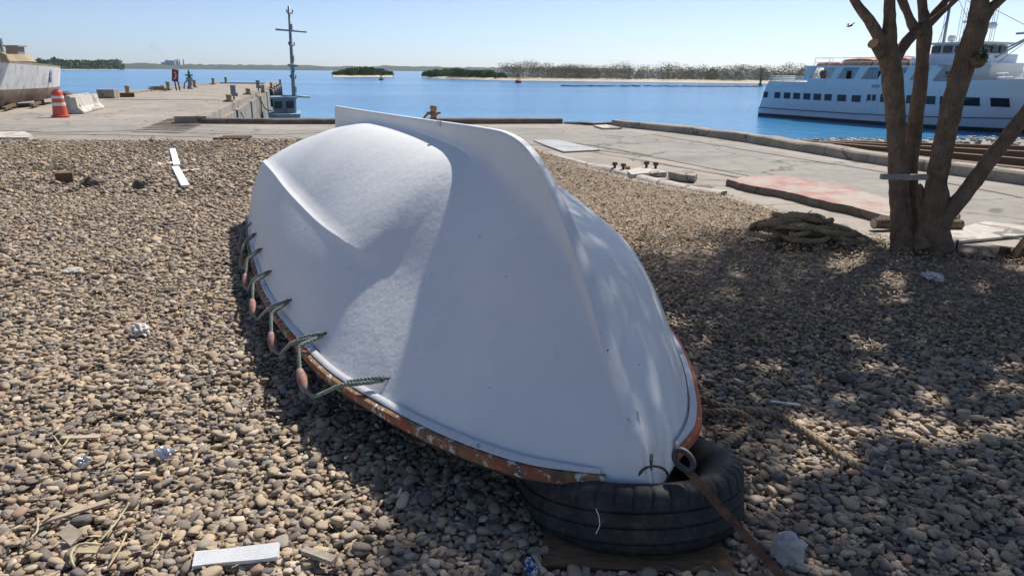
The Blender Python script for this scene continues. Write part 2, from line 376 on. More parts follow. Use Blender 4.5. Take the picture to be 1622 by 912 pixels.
# waterfront outline
PR0, PR1 = Vector((-9.05, 21.25, 0)), Vector((-25.4, 79, 0))      # pier, right edge
PL0, PL1 = Vector((-22.9, 41.0, 0)), Vector((-31.8, 79, 0))       # pier, left edge
KL = [Vector((-9.05, 21.25, 0)), at(520, 194.5), at(890, 194)]
KR = [at(980, 198), at(1060, 206), at(1130, 214), at(1200, 224), at(1300, 240), at(1400, 256), at(1622, 286)]
KR.append(KR[-1] + (KR[-1] - KR[-2]) * 3)
quay = [(-80, 41), PL0, PL1, PR1, PR0] + KL[1:] + KR + [(40, -40), (-80, -40)]
sheet('ground', [(p[0], p[1]) for p in quay], -.02, M['pave'], -3.2)
# darker worn carriageway along the quay
road = [at(0, 196), at(180, 196), at(420, 204), at(700, 201), at(880, 203), at(1000, 208), at(1200, 234), at(1400, 268), at(1622, 305), at(2100, 360),
        at(2100, 480), at(1622, 378), at(1500, 350), at(1420, 335), at(1300, 300), at(1150, 270), at(1030, 247), at(900, 232), at(700, 220), at(420, 219), at(180, 213), at(0, 211)]
sheet('road', [(p.x, p.y) for p in road], -.012, M['asphalt'])
# kerbs along the water's edge: rough cast lengths
def kerb(pts, wd, ht, mat, side, name, lab, jag=.02, zb=-.019):
    path = spline([Vector((p[0], p[1], 0)) for p in pts], .5); rows = []
    for i, p in enumerate(path):
        t = (path[min(i+1, len(path)-1)] - path[max(i-1, 0)]).normalized(); nx = Vector((t.y, -t.x, 0)) * side
        j = lambda k: jag * noise.noise(Vector((p.x * 2.3, p.y * 2.3, k * 7)))
        h = ht + j(1) * 1.5
        rows.append([p - nx * .02 + Vector((0, 0, zb)), p + nx * (j(2)) + Vector((0, 0, h - .03 + j(5))), p + nx * (.035 + j(3)) + Vector((0, 0, h)), p + nx * (wd + j(4)) + Vector((0, 0, h + j(6) * .5)), p + nx * wd + Vector((0, 0, -.9))])
    mb = MB().grid(rows); return kind(mb.build(name, mat, smooth=True, sharp=35), 'structure')
kerb([(p.x + .0, p.y - .35) for p in KL], .42, .13, M['concdark'], -1, 'kerb', 'k')
kerb([KL[-1] + Vector((.02, -.3, 0)), at(940, 198), KR[0] + Vector((0, -.2, 0))], .35, .05, M['concdark'], -1, 'broken_kerb', 'k', .06)
kerb([p + Vector((-.25, -.25, 0)) for p in KR], .34, .16, M['conc'], -1, 'waterfront_kerb', 'k', .025)
# pier: coping, wall panels, pier deck strips
pd = (PR1 - PR0).normalized(); pn = Vector((-pd.y, pd.x, 0)) * -1      # pn points to the water (right)
pier = thing('pier', PR0, 'long concrete pier running out into the water on the left', 'pier')
plen = (PR1 - PR0).length
mb = MB(); mb.bar(PR0 - pn * .30 + Vector((0, 0, .06)) - pd * .3, PR1 - pn * .30 + Vector((0, 0, .06)), .85, .26); mb.build('coping', M['conc'], pier)
x = 0.0; i = 0
while x < plen - 1:
    Lp = 4.1; a = PR0 + pd * x + pn * .13; b = PR0 + pd * min(x + Lp - (.6 if i % 2 else .12), plen) + pn * .13
    MB().bar(a + Vector((0, 0, -.88)), b + Vector((0, 0, -.88)), .30 if i % 2 == 0 else .24, 1.62).build('wall_panel', M['pierwall'], pier)
    x += Lp; i += 1
mb = MB().bar(PL0 + Vector((.2, 0, .03)), PL1 + Vector((.2, 0, .03)), .5, .18); mb.build('edge_beam', M['conc'], pier)
mb = MB().bar(PL1 + Vector((0, -.2, .02)), PR1 + Vector((0, -.2, .02)), .5, .16); mb.build('edge_beam', M['conc'], pier)
for k in range(5):      # rubber fenders near the pier head
    c = PR0 + pd * (plen * (.62 + .085 * k)) + pn * .42
    rowp = []
    m = MB(); m.tube([c + Vector((0, 0, .02)), c + Vector((0, 0, -1.3))], .22, 10); m.build('fender', M['black'], pier, True)
# sleeper track let into the quay beside the pier coping
trk = thing('sleeper_track', at(320, 200), 'row of worn timber sleepers set in the paving beside the pier edge', 'track')
for k in range(22):
    t = k / 21; p = at(lerp(252, 352, t ** .8), lerp(209, 166.5, t ** .8)); wdt = 1.3
    MB().box(p + Vector((0, 0, -.012)), (wdt, .30, .02 + .003 * (k % 3)), R(-8 + random.uniform(-2, 2))).build('sleeper', M['concdark'] if k < 8 or k % 3 else M['greywood'], trk)
# joints across the pier and quay, narrow filled cracks
def joint(pts, wd, name='paving_joint', mat='concdark', z=-.008):
    P = spline([Vector((p.x, p.y, 0)) for p in pts], .35); rows = []
    for i, p in enumerate(P):
        t = (P[min(i+1, len(P)-1)] - P[max(i-1, 0)]).normalized(); nx = Vector((t.y, -t.x, 0)); j = noise.noise(p * 3) * wd * .8
        ww = wd * (1 + .6 * noise.noise(p * 1.7 + Vector((9, 0, 0))))
        rows.append([p + nx * (j - ww / 2) + Vector((0, 0, z)), p + nx * (j + ww / 2) + Vector((0, 0, z))])
    return kind(MB().grid(rows).build(name, M[mat]), 'structure')
joint([at(165, 158), at(270, 158), at(388, 158)], .35)
joint([at(0, 207), at(100, 209), at(220, 206)], .22)
joint([at(120, 222), at(200, 223), at(300, 223)], .12)
joint([at(300, 210), at(420, 213), at(520, 209)], .1)
joint([at(900, 233), at(1000, 250), at(1150, 276), at(1300, 305), at(1400, 330), at(1520, 352)], .045, z=-.006)
joint([at(880, 222), at(950, 232), at(1030, 246)], .09, z=-.006)
joint([at(860, 244), at(920, 256), at(975, 267)], .05, z=-.006)
joint([at(1030, 212), at(1200, 240), at(1420, 275), at(1622, 312)], .05, 'asphalt_crack', 'concdark', -.006)
joint([at(1500, 372), at(1560, 366), at(1622, 358)], .02, z=-.006)
# smooth grey repair plates in the paving
for nm, q, lab, mt, hh in (('steel_plate', [(845, 223), (885, 222), (950, 238), (893, 241), (862, 230)], 'pale grey steel plate let into the quay paving behind the white boat', 'greyplate', .012),):
    M['greyplate'] = two('dusty_grey_plate', (.40, .42, .43), (.30, .29, .27), 1.5, .4, .6, .6)
    tag(MB().prism([at(*p) for p in q], -.011, hh).build(nm, M[mt]), lab, 'plate')
tag(MB().prism([at(*p) for p in ((-60, 223), (-60, 214), (40, 213), (52, 219), (47, 223))], -.015, .07).build('concrete_slab', M['conclight']), 'low pale concrete slab at the edge of the gravel on the far left', 'slab')
tag(MB().prism([at(*p) for p in ((940, 200), (962, 199), (985, 204), (955, 204.5))], -.011, .03).build('loose_slab', M['conclight']), 'small pale flat slab lying beside the broken kerb', 'slab')
tag(MB().prism([at(*p) for p in ((1480, 372), (1560, 352), (1640, 362), (1640, 372), (1505, 385))], -.011, .012).build('paving_slab', M['conclight']), 'smooth pale paving slab right of the tree trunks', 'slab')
# drain grate
g0, g1 = at(338, 221), at(385, 221); dg = thing('drain_grate', g0, 'rusty slotted drain grate where gravel meets paving', 'grate')
for (a, b) in (((0, 0), (1, 0)), ((0, .55), (1, .55))): MB().bar(lerp(g0, g1, a[0]) + Vector((0, a[1], .01)), lerp(g0, g1, b[0]) + Vector((0, b[1], .01)), .05, .05).build('frame_bar', M['rust'], dg)
for k in range(15):
    p = lerp(g0, g1, (k + .5) / 15); MB().bar(p + Vector((0, .03, .012)), p + Vector((0, .52, .012)), .022, .03).build('slat', M['rust'], dg)
# red painted broken platform
rp = [at(*p) for p in ((1150, 292), (1190, 286), (1235, 285), (1330, 303), (1430, 330), (1500, 350), (1515, 356), (1500, 364), (1440, 361), (1400, 352), (1350, 338), (1290, 325), (1240, 312), (1180, 301))]
def roughslab(pts, z0, z1, name, mats, lab):
    P = []
    for i in range(len(pts)):
        a, b = pts[i], pts[(i + 1) % len(pts)]; k = max(2, int((b - a).length / .08))
        for j in range(k):
            p = lerp(a, b, j / k); P.append(p + Vector((noise.noise(p * 9), noise.noise(p * 9 + Vector((5, 5, 5))), 0)) * .035)
    m = MB(); n_ = len(P)
    c = sum(P, Vector()) / n_
    low = [Vector((p.x, p.y, z0)) for p in P]; md = [lerp(c, p, 1.0 + .012 * noise.noise(p * 14)) + Vector((0, 0, z1 * .55)) for p in P]
    top = [lerp(c, p, .985 + .01 * noise.noise(p * 11)) + Vector((0, 0, z1 + .008 * noise.noise(p * 6))) for p in P]
    for r_ in (md, top):
        for q in r_: pass
    m.add(low + md + top, [(i, (i+1) % n_, (i+1) % n_ + n_, i + n_) for i in range(n_)] + [(i + n_, (i+1) % n_ + n_, (i+1) % n_ + 2*n_, i + 2*n_) for i in range(n_)])
    m.cm = 1; m.add(top, [tuple(range(n_))])
    return tag(m.build(name, mats), lab, 'slab')
roughslab([Vector((p.x, p.y, 0)) for p in rp], -.02, .075, 'broken_platform', [M['concdark'], M['redpaint']], 'raised concrete platform with broken edge and faded red painted top')
# gravel bed sheet
BED = [at(-400, 224), at(0, 224), at(300, 224), at(520, 222), at(700, 222), at(838, 234), at(900, 258), at(1000, 286), at(1080, 302), at(1150, 312), at(1260, 347), at(1330, 368), at(1420, 382), at(1500, 402), at(1622, 410), at(1900, 440), Vector((9, 0, 0)), Vector((9, -12, 0)), Vector((-14, -12, 0))]
bedpoly = [(p[0], p[1]) for p in BED]
bed = sheet('gravel_ground', bedpoly, 0.0, M['bed'])
def inpoly(X, Y, poly):
    ins = np.zeros(len(X), bool); k = len(poly)
    for i in range(k):
        x0, y0 = poly[i]; x1, y1 = poly[(i + 1) % k]
        c = ((y0 > Y) != (y1 > Y)) & (X < (x1 - x0) * (Y - y0) / ((y1 - y0) if abs(y1 - y0) > 1e-9 else 1e-9) + x0); ins ^= c
    return ins
# slipway shore at the right
sh_n = [at(1215, 233, -.5), at(1400, 262, -.5), at(1622, 292, -.5)]; sh_n.append(sh_n[-1] + (sh_n[-1] - sh_n[-2]) * 2)
sh_f = [at(1285, 222, -1.75), at(1400, 221, -1.75), at(1622, 214, -1.75)]; sh_f.append(sh_f[-1] + Vector((14, 0, 0)))
rows = []
for k in range(13):
    t = k / 12; rows.append([lerp(sh_n[i], sh_f[i], t) + Vector((0, 0, .12 * noise.noise(lerp(sh_n[i], sh_f[i], t) * .9))) for i in range(4)])
M['shoremat'] = two('wet_grey_shingle', (.13, .115, .095), (.30, .28, .25), 3, .4, .6, .85, bump=.8, bd=.05)
kind(MB().grid(rows).build('shore', M['shoremat'], smooth=True), 'structure')
m = MB()
for k in range(420):
    t = random.random() ** .8; i = random.random() * 2.6; a = int(i); p = lerp(lerp(sh_n[a], sh_n[a+1], i - a), lerp(sh_f[a], sh_f[a+1], i - a), .35 + .62 * t)
    s_ = random.uniform(.05, .17); blob(m, p + Vector((0, 0, s_ * .3)), (s_, s_ * .8, s_ * .55), Matrix.Rotation(random.random() * 6, 3, 'Z'), .35, 1.5, k, ICO2)
M['shorestone'] = two('shore_stones', (.42, .40, .37), (.07, .065, .06), .9, .42, .58, .8)
kind(m.build('shore_stones', M['shorestone'], smooth=True, sharp=40), 'stuff')
for k, (u0, v0, u1, v1, z, wd, lab) in enumerate(((1225, 231, 1700, 284, -.30, .26, 'nearest'), (1262, 228, 1720, 268, -.42, .2, 'second'), (1300, 229, 1720, 252, -.55, .22, 'third'), (1330, 228, 1720, 240, -.8, .2, 'farthest'))):
    a, b = at(u0, v0, z), at(u1, v1, z)
    tag(MB().bar(a, b, wd, .24).build('slipway_beam', M['wood']), f'dark timber slipway beam beyond the kerb, {lab} of four from the road', 'beam', 'slipway beams')

# ------------------------------------------------------------ far shores
def tuft_mass(name, pts, mat, lab=None, leaf=.5, per=26):
    """clumps of many small leaf faces; pts = (x, y, z0, radius, height)"""
    V = []; F = []
    for (x, y, z0, r_, h) in pts:
        a = rng.uniform(0, 2*np.pi, per); q = rng.uniform(0, 1, per) ** .5; zz = rng.uniform(0.02, 1, per)
        q = q * np.sqrt(np.clip(1 - (zz * .92) ** 2.2, .05, 1))
        C = np.stack([x + r_ * q * np.cos(a), y + r_ * q * np.sin(a), z0 + h * zz], 1)
        for c in C:
            d1 = rng.normal(0, 1, 3); d1 /= np.linalg.norm(d1); d2 = rng.normal(0, 1, 3); d2 /= np.linalg.norm(d2)
            s_ = leaf * rng.uniform(.5, 1.3); o = len(V)
            V += [c - d1 * s_, c + d2 * s_ * .7, c + d1 * s_, c - d2 * s_ * .7]; F.append((o, o+1, o+2, o+3))
    m = MB(); m.v = [tuple(v) for v in V]; m.f = F; m.mi = [0] * len(F)
    return kind(m.build(name, mat, base=False), 'stuff')
def bank(u0, u1, v0f, hpx, name_s, name_t, mat, depth=22, n=200, leaf=.45, per=26, sandpx=4, vary=.35, taper=0):
    near = []; far = []; K = 24
    for k in range(K + 1):
        u = lerp(u0, u1, k / K); p = at(u, v0f(u), WZ); near.append(p); far.append(p + Vector((p.x, p.y, 0)).normalized() * depth * 2.2)
    rows = [[p + Vector((0, 0, -.1)) for p in near], [lerp(a, b, .22) + Vector((0, 0, .75)) for a, b in zip(near, far)], [b + Vector((0, 0, 1.0)) for b in far]]
    kind(MB().grid(rows).build(name_s, M['sand'], smooth=True), 'structure')
    pts = []
    for k in range(n):
        i = random.random() * K; a = min(int(i), K - 1); t = random.uniform(.2, .85); p = lerp(lerp(near[a], near[a+1], i - a), lerp(far[a], far[a+1], i - a), t)
        d = math.hypot(p.x, p.y); h = hpx * d / FPX * random.uniform(1 - vary, 1.0) * (.75 + .35 * noise.noise(Vector((p.x * .09, p.y * .09, 0))))
        if taper: h *= max(.25, math.sin(math.pi * i / K)) ** taper
        pts.append((p.x, p.y, WZ + .6, h * random.uniform(.55, .95), h))
    tuft_mass(name_t, pts, mat, leaf=leaf, per=per)
bank(795, 1290, lambda u: lerp(127.5, 133.5, (u - 795) / 495), 29, 'sand_bank', 'bank_scrub', M['bush'], 24, 620, .19, 125, vary=.45)
bank(672, 800, lambda u: lerp(124, 127.5, (u - 672) / 128), 17, 'sand_spit', 'spit_mangroves', M['mangrove'], 14, 190, .34, 80, taper=.3)
bank(528, 622, lambda u: 122.5, 16, 'island', 'island_mangroves', M['mangrove'], 16, 170, .34, 90, vary=.3, taper=.55)
bank(-60, 190, lambda u: 110.8, 14.5, 'left_bank', 'left_bank_mangroves', M['mangrove'], 90, 260, 2.4, 80)
bank(1540, 1720, lambda u: 126, 12, 'right_bank', 'right_bank_trees', M['mangrove'], 20, 90, .5, 36)
# long mud bar with dark snags
m = MB()
for k in range(90):
    t = random.random(); p = at(lerp(893, 1200, t), lerp(136.6, 137.6, t) + random.uniform(-.5, .5), WZ); s_ = random.uniform(.3, 1.0)
    blob(m, p, (s_ * 1.6, s_, .16 + .1 * random.random()), None, .3, 2, k, ICO2)
kind(m.build('mud_bar', plain('dark_mud', (.05, .042, .035), .9), smooth=True), 'structure')
# distant hills line
rows = [[], [], []]
for k in range(121):
    u = lerp(60, 1000, k / 120); p = at(u, 110.9 + (u - 60) * .0057 + .35, WZ); dd = p.normalized()
    D = 2600; p = Vector((p.x, p.y, 0)).normalized() * D
    hpx = 7.2 + 3.0 * noise.noise(Vector((u * .02, 3, 0))) + 1.6 * noise.noise(Vector((u * .13, 7, 0))); hpx *= (1.0 if u > 180 else .9)
    if 480 < u < 640: hpx += 1.5 * noise.noise(Vector((u * .3, 1, 0)))
    h = max(3, hpx) * D / FPX
    rows[0].append(Vector((p.x, p.y, WZ - .5))); rows[1].append(Vector((p.x * 1.03, p.y * 1.03, WZ + h * .8))); rows[2].append(Vector((p.x * 1.09, p.y * 1.09, WZ + h)))
kind(MB().grid(rows).build('hills', M['farland'], smooth=True), 'structure')
# power station on the horizon
D = 3100
def far_at(u, v): d = ray(u, v); return CP + d * (D / math.hypot(d.x, d.y))
fp = far_at(272, 108); ps = thing('power_station', (fp.x, fp.y, WZ), 'hazy grey power station with tall stacks on the far horizon', 'power station')
sc_ = D / FPX
for (u, vt, wpx, nm) in ((271, 96, 13, 'boiler_house'), (262, 99, 7, 'turbine_hall'), (258, 102, 10, 'turbine_hall')):
    p = far_at(u, vt); MB().box((p.x, p.y, (p.z + WZ) / 2), (wpx * sc_, 30, p.z - WZ)).build(nm, M['plant'], ps)
for (u, vt) in ((278, 94), (281, 93.5), (284, 95), (290, 94), (265, 94.5)):
    p = far_at(u, vt); MB().tube([(p.x, p.y, WZ), (p.x, p.y, p.z)], [3.2, 2.2], 10).build('chimney', M['plant'], ps, True)
# smoke plume of the power station: thin real volume
a = far_at(265, 94); b = far_at(240, 70)
m = MB(); m.tube([lerp(a, b, t) for t in np.linspace(0, 1, 7)], [lerp(7, 22, t) for t in np.linspace(0, 1, 7)], 12)
vn = N('smoke_plume'); vn.t.nodes.remove(vn.b); pv = vn.n('ShaderNodeVolumePrincipled'); pv.inputs['Density'].default_value = .006; pv.inputs['Color'].default_value = (.95, .95, .95, 1)
vn.l(pv.outputs[0], vn.out.inputs['Volume'])
sm = m.build('smoke', vn.m); kind(sm, 'stuff')
# ============================================================ PIER FURNITURE
def bollard(u, v, hpx, label, group=None, horns=False, mat='ochre', z=0.0, rope_=False):
    p = at(u, v, z); d = p.y; h = hpx * d / FPX; r_ = h * .23
    t = thing('bollard', p, label, 'bollard', group)
    MB().box(p + Vector((0, 0, .02)), (r_ * 2.8, r_ * 2.8, .05)).build('base_plate', M['rust'], t)
    MB().lathe([(r_ * 1.15, 0), (r_, h * .15), (r_ * .9, h * .55), (r_, h * .72), (r_ * 1.12, h * .8), (r_ * 1.12, h * .95), (r_ * .9, h)], p + Vector((0, 0, .03)), 14).build('post', M[mat], t, True, 40)
    if horns: MB().tube([p + Vector((-r_ * 2.3, 0, h * .55)), p + Vector((r_ * 2.3, 0, h * .55))], r_ * .38, 10).build('cross_bar', M[mat], t, True, 40)
    if rope_:
        m = MB(); c = p + Vector((0, 0, h * .45))
        rope(m, [c + Vector((math.cos(a) * r_ * 1.15, math.sin(a) * r_ * 1.15, .03 * a / 6)) for a in np.linspace(0, 9, 22)] + [c + Vector((-r_ * 2.4, -r_, -h * .1)), c + Vector((-r_ * 3.0, -r_ * 1.5, -h * .35)), c + Vector((-r_ * 2.0, -r_ * 2.0, -h * .42))], .035, n=5)
        m.build('mooring_rope', M['ropebrown'], t, True)
    return t
ordn = ['nearest', 'second', 'third', 'fourth', 'fifth', 'sixth']
for k, (u, v, hp) in enumerate(((203, 151.5, 14), (267, 143, 12), (308.5, 138.5, 10.5), (338, 134, 9), (358, 131.5, 8))):
    bollard(u, v, hp, f'weathered ochre bollard on the left pier edge, {ordn[k]} of five from the shore', 'bollards on the left pier edge')
for k, (u, v, hp, rp_) in enumerate(((364, 169, 17, True), (394, 156, 14, True), (417, 147, 11, False), (430, 140.5, 8.5, False), (444, 134, 7, False))):
    bollard(u, v, hp, f'rusty bollard on the right pier edge, {ordn[k]} of five from the shore', 'bollards on the right pier edge', rope_=rp_)
bollard(687, 191, 21, 'ochre mooring bollard with cross bar on the kerb behind the white boat', None, True, z=.1, rope_=True)
for (u, v, hp, lab) in ((371.5, 164, 27, 'grey electrical pedestal on a post, nearer of two on the pier'), (410, 149, 20, 'grey electrical pedestal on a post, farther of two on the pier')):
    p = at(u, v); h = hp * p.y / FPX; t = thing('service_pedestal', p, lab, 'pedestal', 'pier service pedestals')
    MB().tube([p, p + Vector((0, 0, h * .5))], h * .045, 8).build('post', M['black'], t)
    MB().box(p + Vector((0, 0, h * .70)), (h * .27, h * .2, h * .6), .2).build('cabinet', M['greypaint'], t)
    MB().box(p + Vector((h * .19, 0, h * .48)), (h * .09, h * .08, h * .2), .2).build('socket_box', M['greypaint'], t)
# red board
p = at(283, 143.5); h = 32 * p.y / FPX; t = thing('red_board', p, 'tilted dull red board on two thin legs at the left pier edge', 'board')
rm = Matrix.Rotation(R(8), 3, 'Y') @ Matrix.Rotation(R(-15), 3, 'Z')
MB().box(p + Vector((-h * .08, 0, h * .68)), (h * .34, .06, h * .56), rot=rm).build('panel', M['red'], t)
for k, (dx, dz, sx, sz) in enumerate(((.02, .82, .1, .04), (.05, .68, .05, .16), (-.02, .55, .12, .04))):
    MB().box(p + Vector((-h * .08 + h * dx, -.045, h * dz)), (h * sx, .02, h * sz), rot=rm).build('white_mark', M['white'], t)
for sx in (-.1, .06): MB().tube([p + Vector((h * sx, 0, 0)), p + Vector((h * sx - h * .04, 0, h * .42))], .05, 6).build('leg', M['rust'], t)
# pump
p = at(302, 141); h = 28 * p.y / FPX; t = thing('hand_crane', p, 'green and grey pump winch with wheel on the left pier edge', 'winch')
MB().lathe([(.26, 0), (.22, h * .1), (.16, h * .14), (.16, h * .45), (.24, h * .48), (.24, h * .6)], p, 12).build('column', M['greypaint'], t, True, 40)
MB().lathe([(.05, 0), (.30, .03), (.30, .12), (.05, .15)], p + Vector((0, 0, h * .66)), 14).build('hand_wheel', M['green'], t, True, 40)
MB().lathe([(.12, h * .6), (.09, h * .85), (.03, h * 1.02)], p, 10).build('spindle', M['green'], t, True)
MB().tube([p + Vector((-.1, 0, h * .5)), p + Vector((-.42, 0, h * .3)), p + Vector((-.5, 0, 0))], .05, 8).build('pipe', M['greypaint'], t, True)
# rope pile / debris by the pier edge
m = MB(); c = at(250, 144.5)
rope(m, [c + Vector((math.cos(a) * .5 * (1 + .2 * math.sin(a * 2.3)), math.sin(a) * .4, .06 + .02 * a)) for a in np.linspace(0, 14, 40)], .05, n=5)
tag(m.build('rope_heap', M['ropebrown'], smooth=True), 'small heap of brown rope between bollards on the left pier edge', 'rope')
# hanging mooring line from pier to the small boat
m = MB(); rope(m, [at(400, 151) + Vector((0, 0, .2)), aty(412, 158, 42), aty(420, 172, 44), aty(432, 177, 46.5)], .03, n=4)
tag(m.build('mooring_line', M['black'], smooth=True), 'dark mooring line drooping over the pier wall', 'rope')
m = MB(); rope(m, [at(372, 166) + Vector((0, 0, .2)), aty(380, 175, 30.5), aty(385, 184, 30), aty(388, 190, 29.6)], .03, n=4)
tag(m.build('hanging_line', M['black'], smooth=True), 'dark line hanging straight down the near pier wall', 'rope')
# concrete block and rusty beam
a, b = at(150.5, 155.5), at(178, 155.5); tag(MB().bar(lerp(a, b, 0) + Vector((0, .5, .2)), b + Vector((0, .5, .2)), 1.0, .45).build('concrete_block', M['conc']), 'squat concrete block behind the road barriers at the water edge', 'block')
tag(MB().bar(at(181, 154) + Vector((0, 0, .1)), at(212, 153.5) + Vector((0, 0, .1)), .3, .22).build('rusty_beam', M['rust']), 'rusty red beam lying beside the nearest left bollard', 'beam')
# jersey barriers
def barrier(u0, v0, u1, v1, hpx, label):
    a, b = at(u0, v0), at(u1, v1); h = hpx * a.y / FPX; d = (b - a).normalized(); x = Vector((d.y, -d.x, 0))
    prof = [(-.30, 0), (-.30, .1), (-.13, .38), (-.09, 1), (.09, 1), (.13, .38), (.30, .1), (.30, 0)]; k = len(prof)
    m = MB(); vs = [q + x * (px * h / .62) + Vector((0, 0, pz * h)) for q in (a, b) for px, pz in prof]
    m.add(vs, [tuple(range(k)), tuple(range(2 * k - 1, k - 1, -1))] + [(i, i + k, (i + 1) % k + k, (i + 1) % k) for i in range(k)])
    tag(m.build('concrete_barrier', M['conclight']), label, 'barrier', 'pale concrete road barriers')
barrier(119, 180, 154, 171, 24, 'pale concrete road barrier, the nearer one in front')
barrier(110, 175.5, 141, 168, 22, 'pale concrete road barrier behind the nearer barrier')
# barrel
p = at(96.5, 185); h = 39 * p.y / FPX; r0 = 11.0 * p.y / FPX; t = thing('traffic_barrel', p, 'orange traffic barrel with two white bands', 'barrel')
rr = lambda z: lerp(r0 * .92, r0 * .68, z)
def ring(z0, z1, nm, mt, ex=0): MB().lathe([(rr(z0) + ex, z0 * h), (rr(z1) + ex, z1 * h)], p, 24).build(nm, M[mt], t, True, 40)
MB().lathe([(r0 * 1.2, 0), (r0 * 1.2, .05 * h), (r0 * .95, .06 * h), (rr(.42), .42 * h)], p, 24).build('base', M['barrel'], t, True, 40)
ring(.42, .54, 'white_band', 'bandwhite', .003); ring(.54, .70, 'middle_body', 'barrel', .0); ring(.70, .80, 'white_band', 'bandwhite', .003)
MB().lathe([(rr(.8), .8 * h), (rr(.95), .95 * h), (rr(1) * .8, h)], p, 24).build('top', M['barrel'], t, True, 40)
MB().bar(p + Vector((-r0 * .3, 0, h * 1.02)), p + Vector((r0 * .3, 0, h * 1.02)), .05, .05).build('handle', M['barrel'], t)

# ============================================================ BOAT LAID UP AT THE LEFT
A = Vector((-18.0, 25.2, 0)); Bv = Vector((-19.5, 33.8, 0)); dv = (Bv - A).normalized(); LB = (Bv - A).length; nv = Vector((-dv.y, dv.x, 0))   # nv away from camera
if nv.x > 0: nv = -nv
lb = thing('laid_up_boat', A, 'weathered white wooden boat propped on blocks at the far left', 'boat')
def oldhull(z0f, z1f, out):
    rows = []
    for k in range(21):
        t = k / 20; a = t * LB; q = []
        hw = 1.25 * (1 - max(0, (t - .45) / .55) ** 2.2)
        zb = lerp(.18, .30, t ** 2); zt = lerp(1.68, 1.42, t)
        for zz in (z0f, lerp(z0f, z1f, .5), z1f):
            z = lerp(zb, zt, zz); fl = hw * (.62 + .38 * zz ** .6); q.append(A + dv * (a + (zz * .9 * max(0, t - .6))) + nv * (1.25 - fl) + Vector((0, 0, z)))
        for zz in (z1f, lerp(z0f, z1f, .5), z0f):
            z = lerp(zb, zt, zz); fl = hw * (.62 + .38 * zz ** .6); q.append(A + dv * (a + (zz * .9 * max(0, t - .6))) + nv * (1.25 + fl) + Vector((0, 0, z)))
        rows.append(q)
    m = MB().grid(rows, True); k = len(rows[0]); m.add(rows[0], [tuple(range(k))]); return m
oldhull(0, .36, 0).build('hull_bottom', M['oldbottom'], lb, True, 40)
oldhull(.36, 1, 0).build('hull_side', M['oldhull'], lb, True, 40)
oldhull(1.0, 1.06, 0).build('gunwale', M['conc'], lb, True, 40)
c = A + dv * 2.4 + nv * .95
m = MB(); 
z0 = 1.7; q = [(-2.6, -.95), (1.2, -.95), (2.6, -.55), (2.6, .55), (1.2, .95), (-2.6, .95)]
lo = [c + dv * x_ + nv * y_ + Vector((0, 0, z0)) for x_, y_ in q]; hi = [c + dv * (x_ * .92 - .3) + nv * y_ * .9 + Vector((0, 0, z0 + .42 - .12 * (x_ > 1))) for x_, y_ in q]
m.add(lo + hi, [tuple(range(5, -1, -1)), tuple(range(6, 12))] + [(i, (i+1) % 6, (i+1) % 6 + 6, i + 6) for i in range(6)]); m.build('cabin_roof', M['tan'], lb)
MB().box(aty(24, 79, 27) + Vector((0, 0, -.02)), (.42, .4, .26)).build('roof_hatch', M['greywood'], lb)
MB().box(aty(24, 73.5, 27), (.52, .5, .05)).build('hatch_lid', M['greywood'], lb)
MB().box(aty(2, 72, 26), (.08, .08, .45)).build('post', M['greypaint'], lb)
pm = aty(84, 122, 30.0)
for k in range(7):
    q = aty(79 + k * 2.0, 117 + (k % 3) * 4, 30.5); a_ = (q - A).dot(dv); t_ = a_ / LB; hw = 1.25 * (1 - max(0, (t_ - .45) / .55) ** 2.2); zz = min(1, max(0, (q.z - .2) / 1.3)); fl = hw * (.62 + .38 * zz ** .6)
    q2 = A + dv * (a_ + zz * .9 * max(0, t_ - .6)) + nv * (1.25 - fl - .012) + Vector((0, 0, q.z))
    MB().box(q2, (.03, .12, .26 + .1 * (k % 2)), math.atan2(dv.y, dv.x) + math.pi / 2, ).build('blue_mark', M['bluemark'], lb)
for k, (t_, s_) in enumerate(((.08, .5), (.35, .3), (.62, .34), (.85, .3))):
    tag(MB().box(A + dv * LB * t_ + nv * .75 + Vector((0, 0, .11)), (.34, .34, .26), .3 * k).build('support_block', M['wood']), f'dark timber block under the laid up boat, {ordn[k]} from its stern', 'block', 'blocks under the laid up boat')
for k in range(3):
    a_ = A + dv * (.6 + 2.1 * k) + nv * -.1; tag(MB().bar(a_ + Vector((0, 0, .09)), a_ + dv * 1.9 + nv * .5 + Vector((0, 0, .14)), .12, .1).build('timber', M['wood']), f'dark timber baulk under the laid up boat, {ordn[k]} of three from the left', 'timber', 'timbers under the laid up boat')
tag(MB().bar(at(104, 158) + Vector((0, 0, .25)), at(117, 160) + Vector((0, 0, .05)), .25, .3).build('rusty_channel', M['rust']), 'rust red steel channel between the laid up boat and the barriers', 'steel')

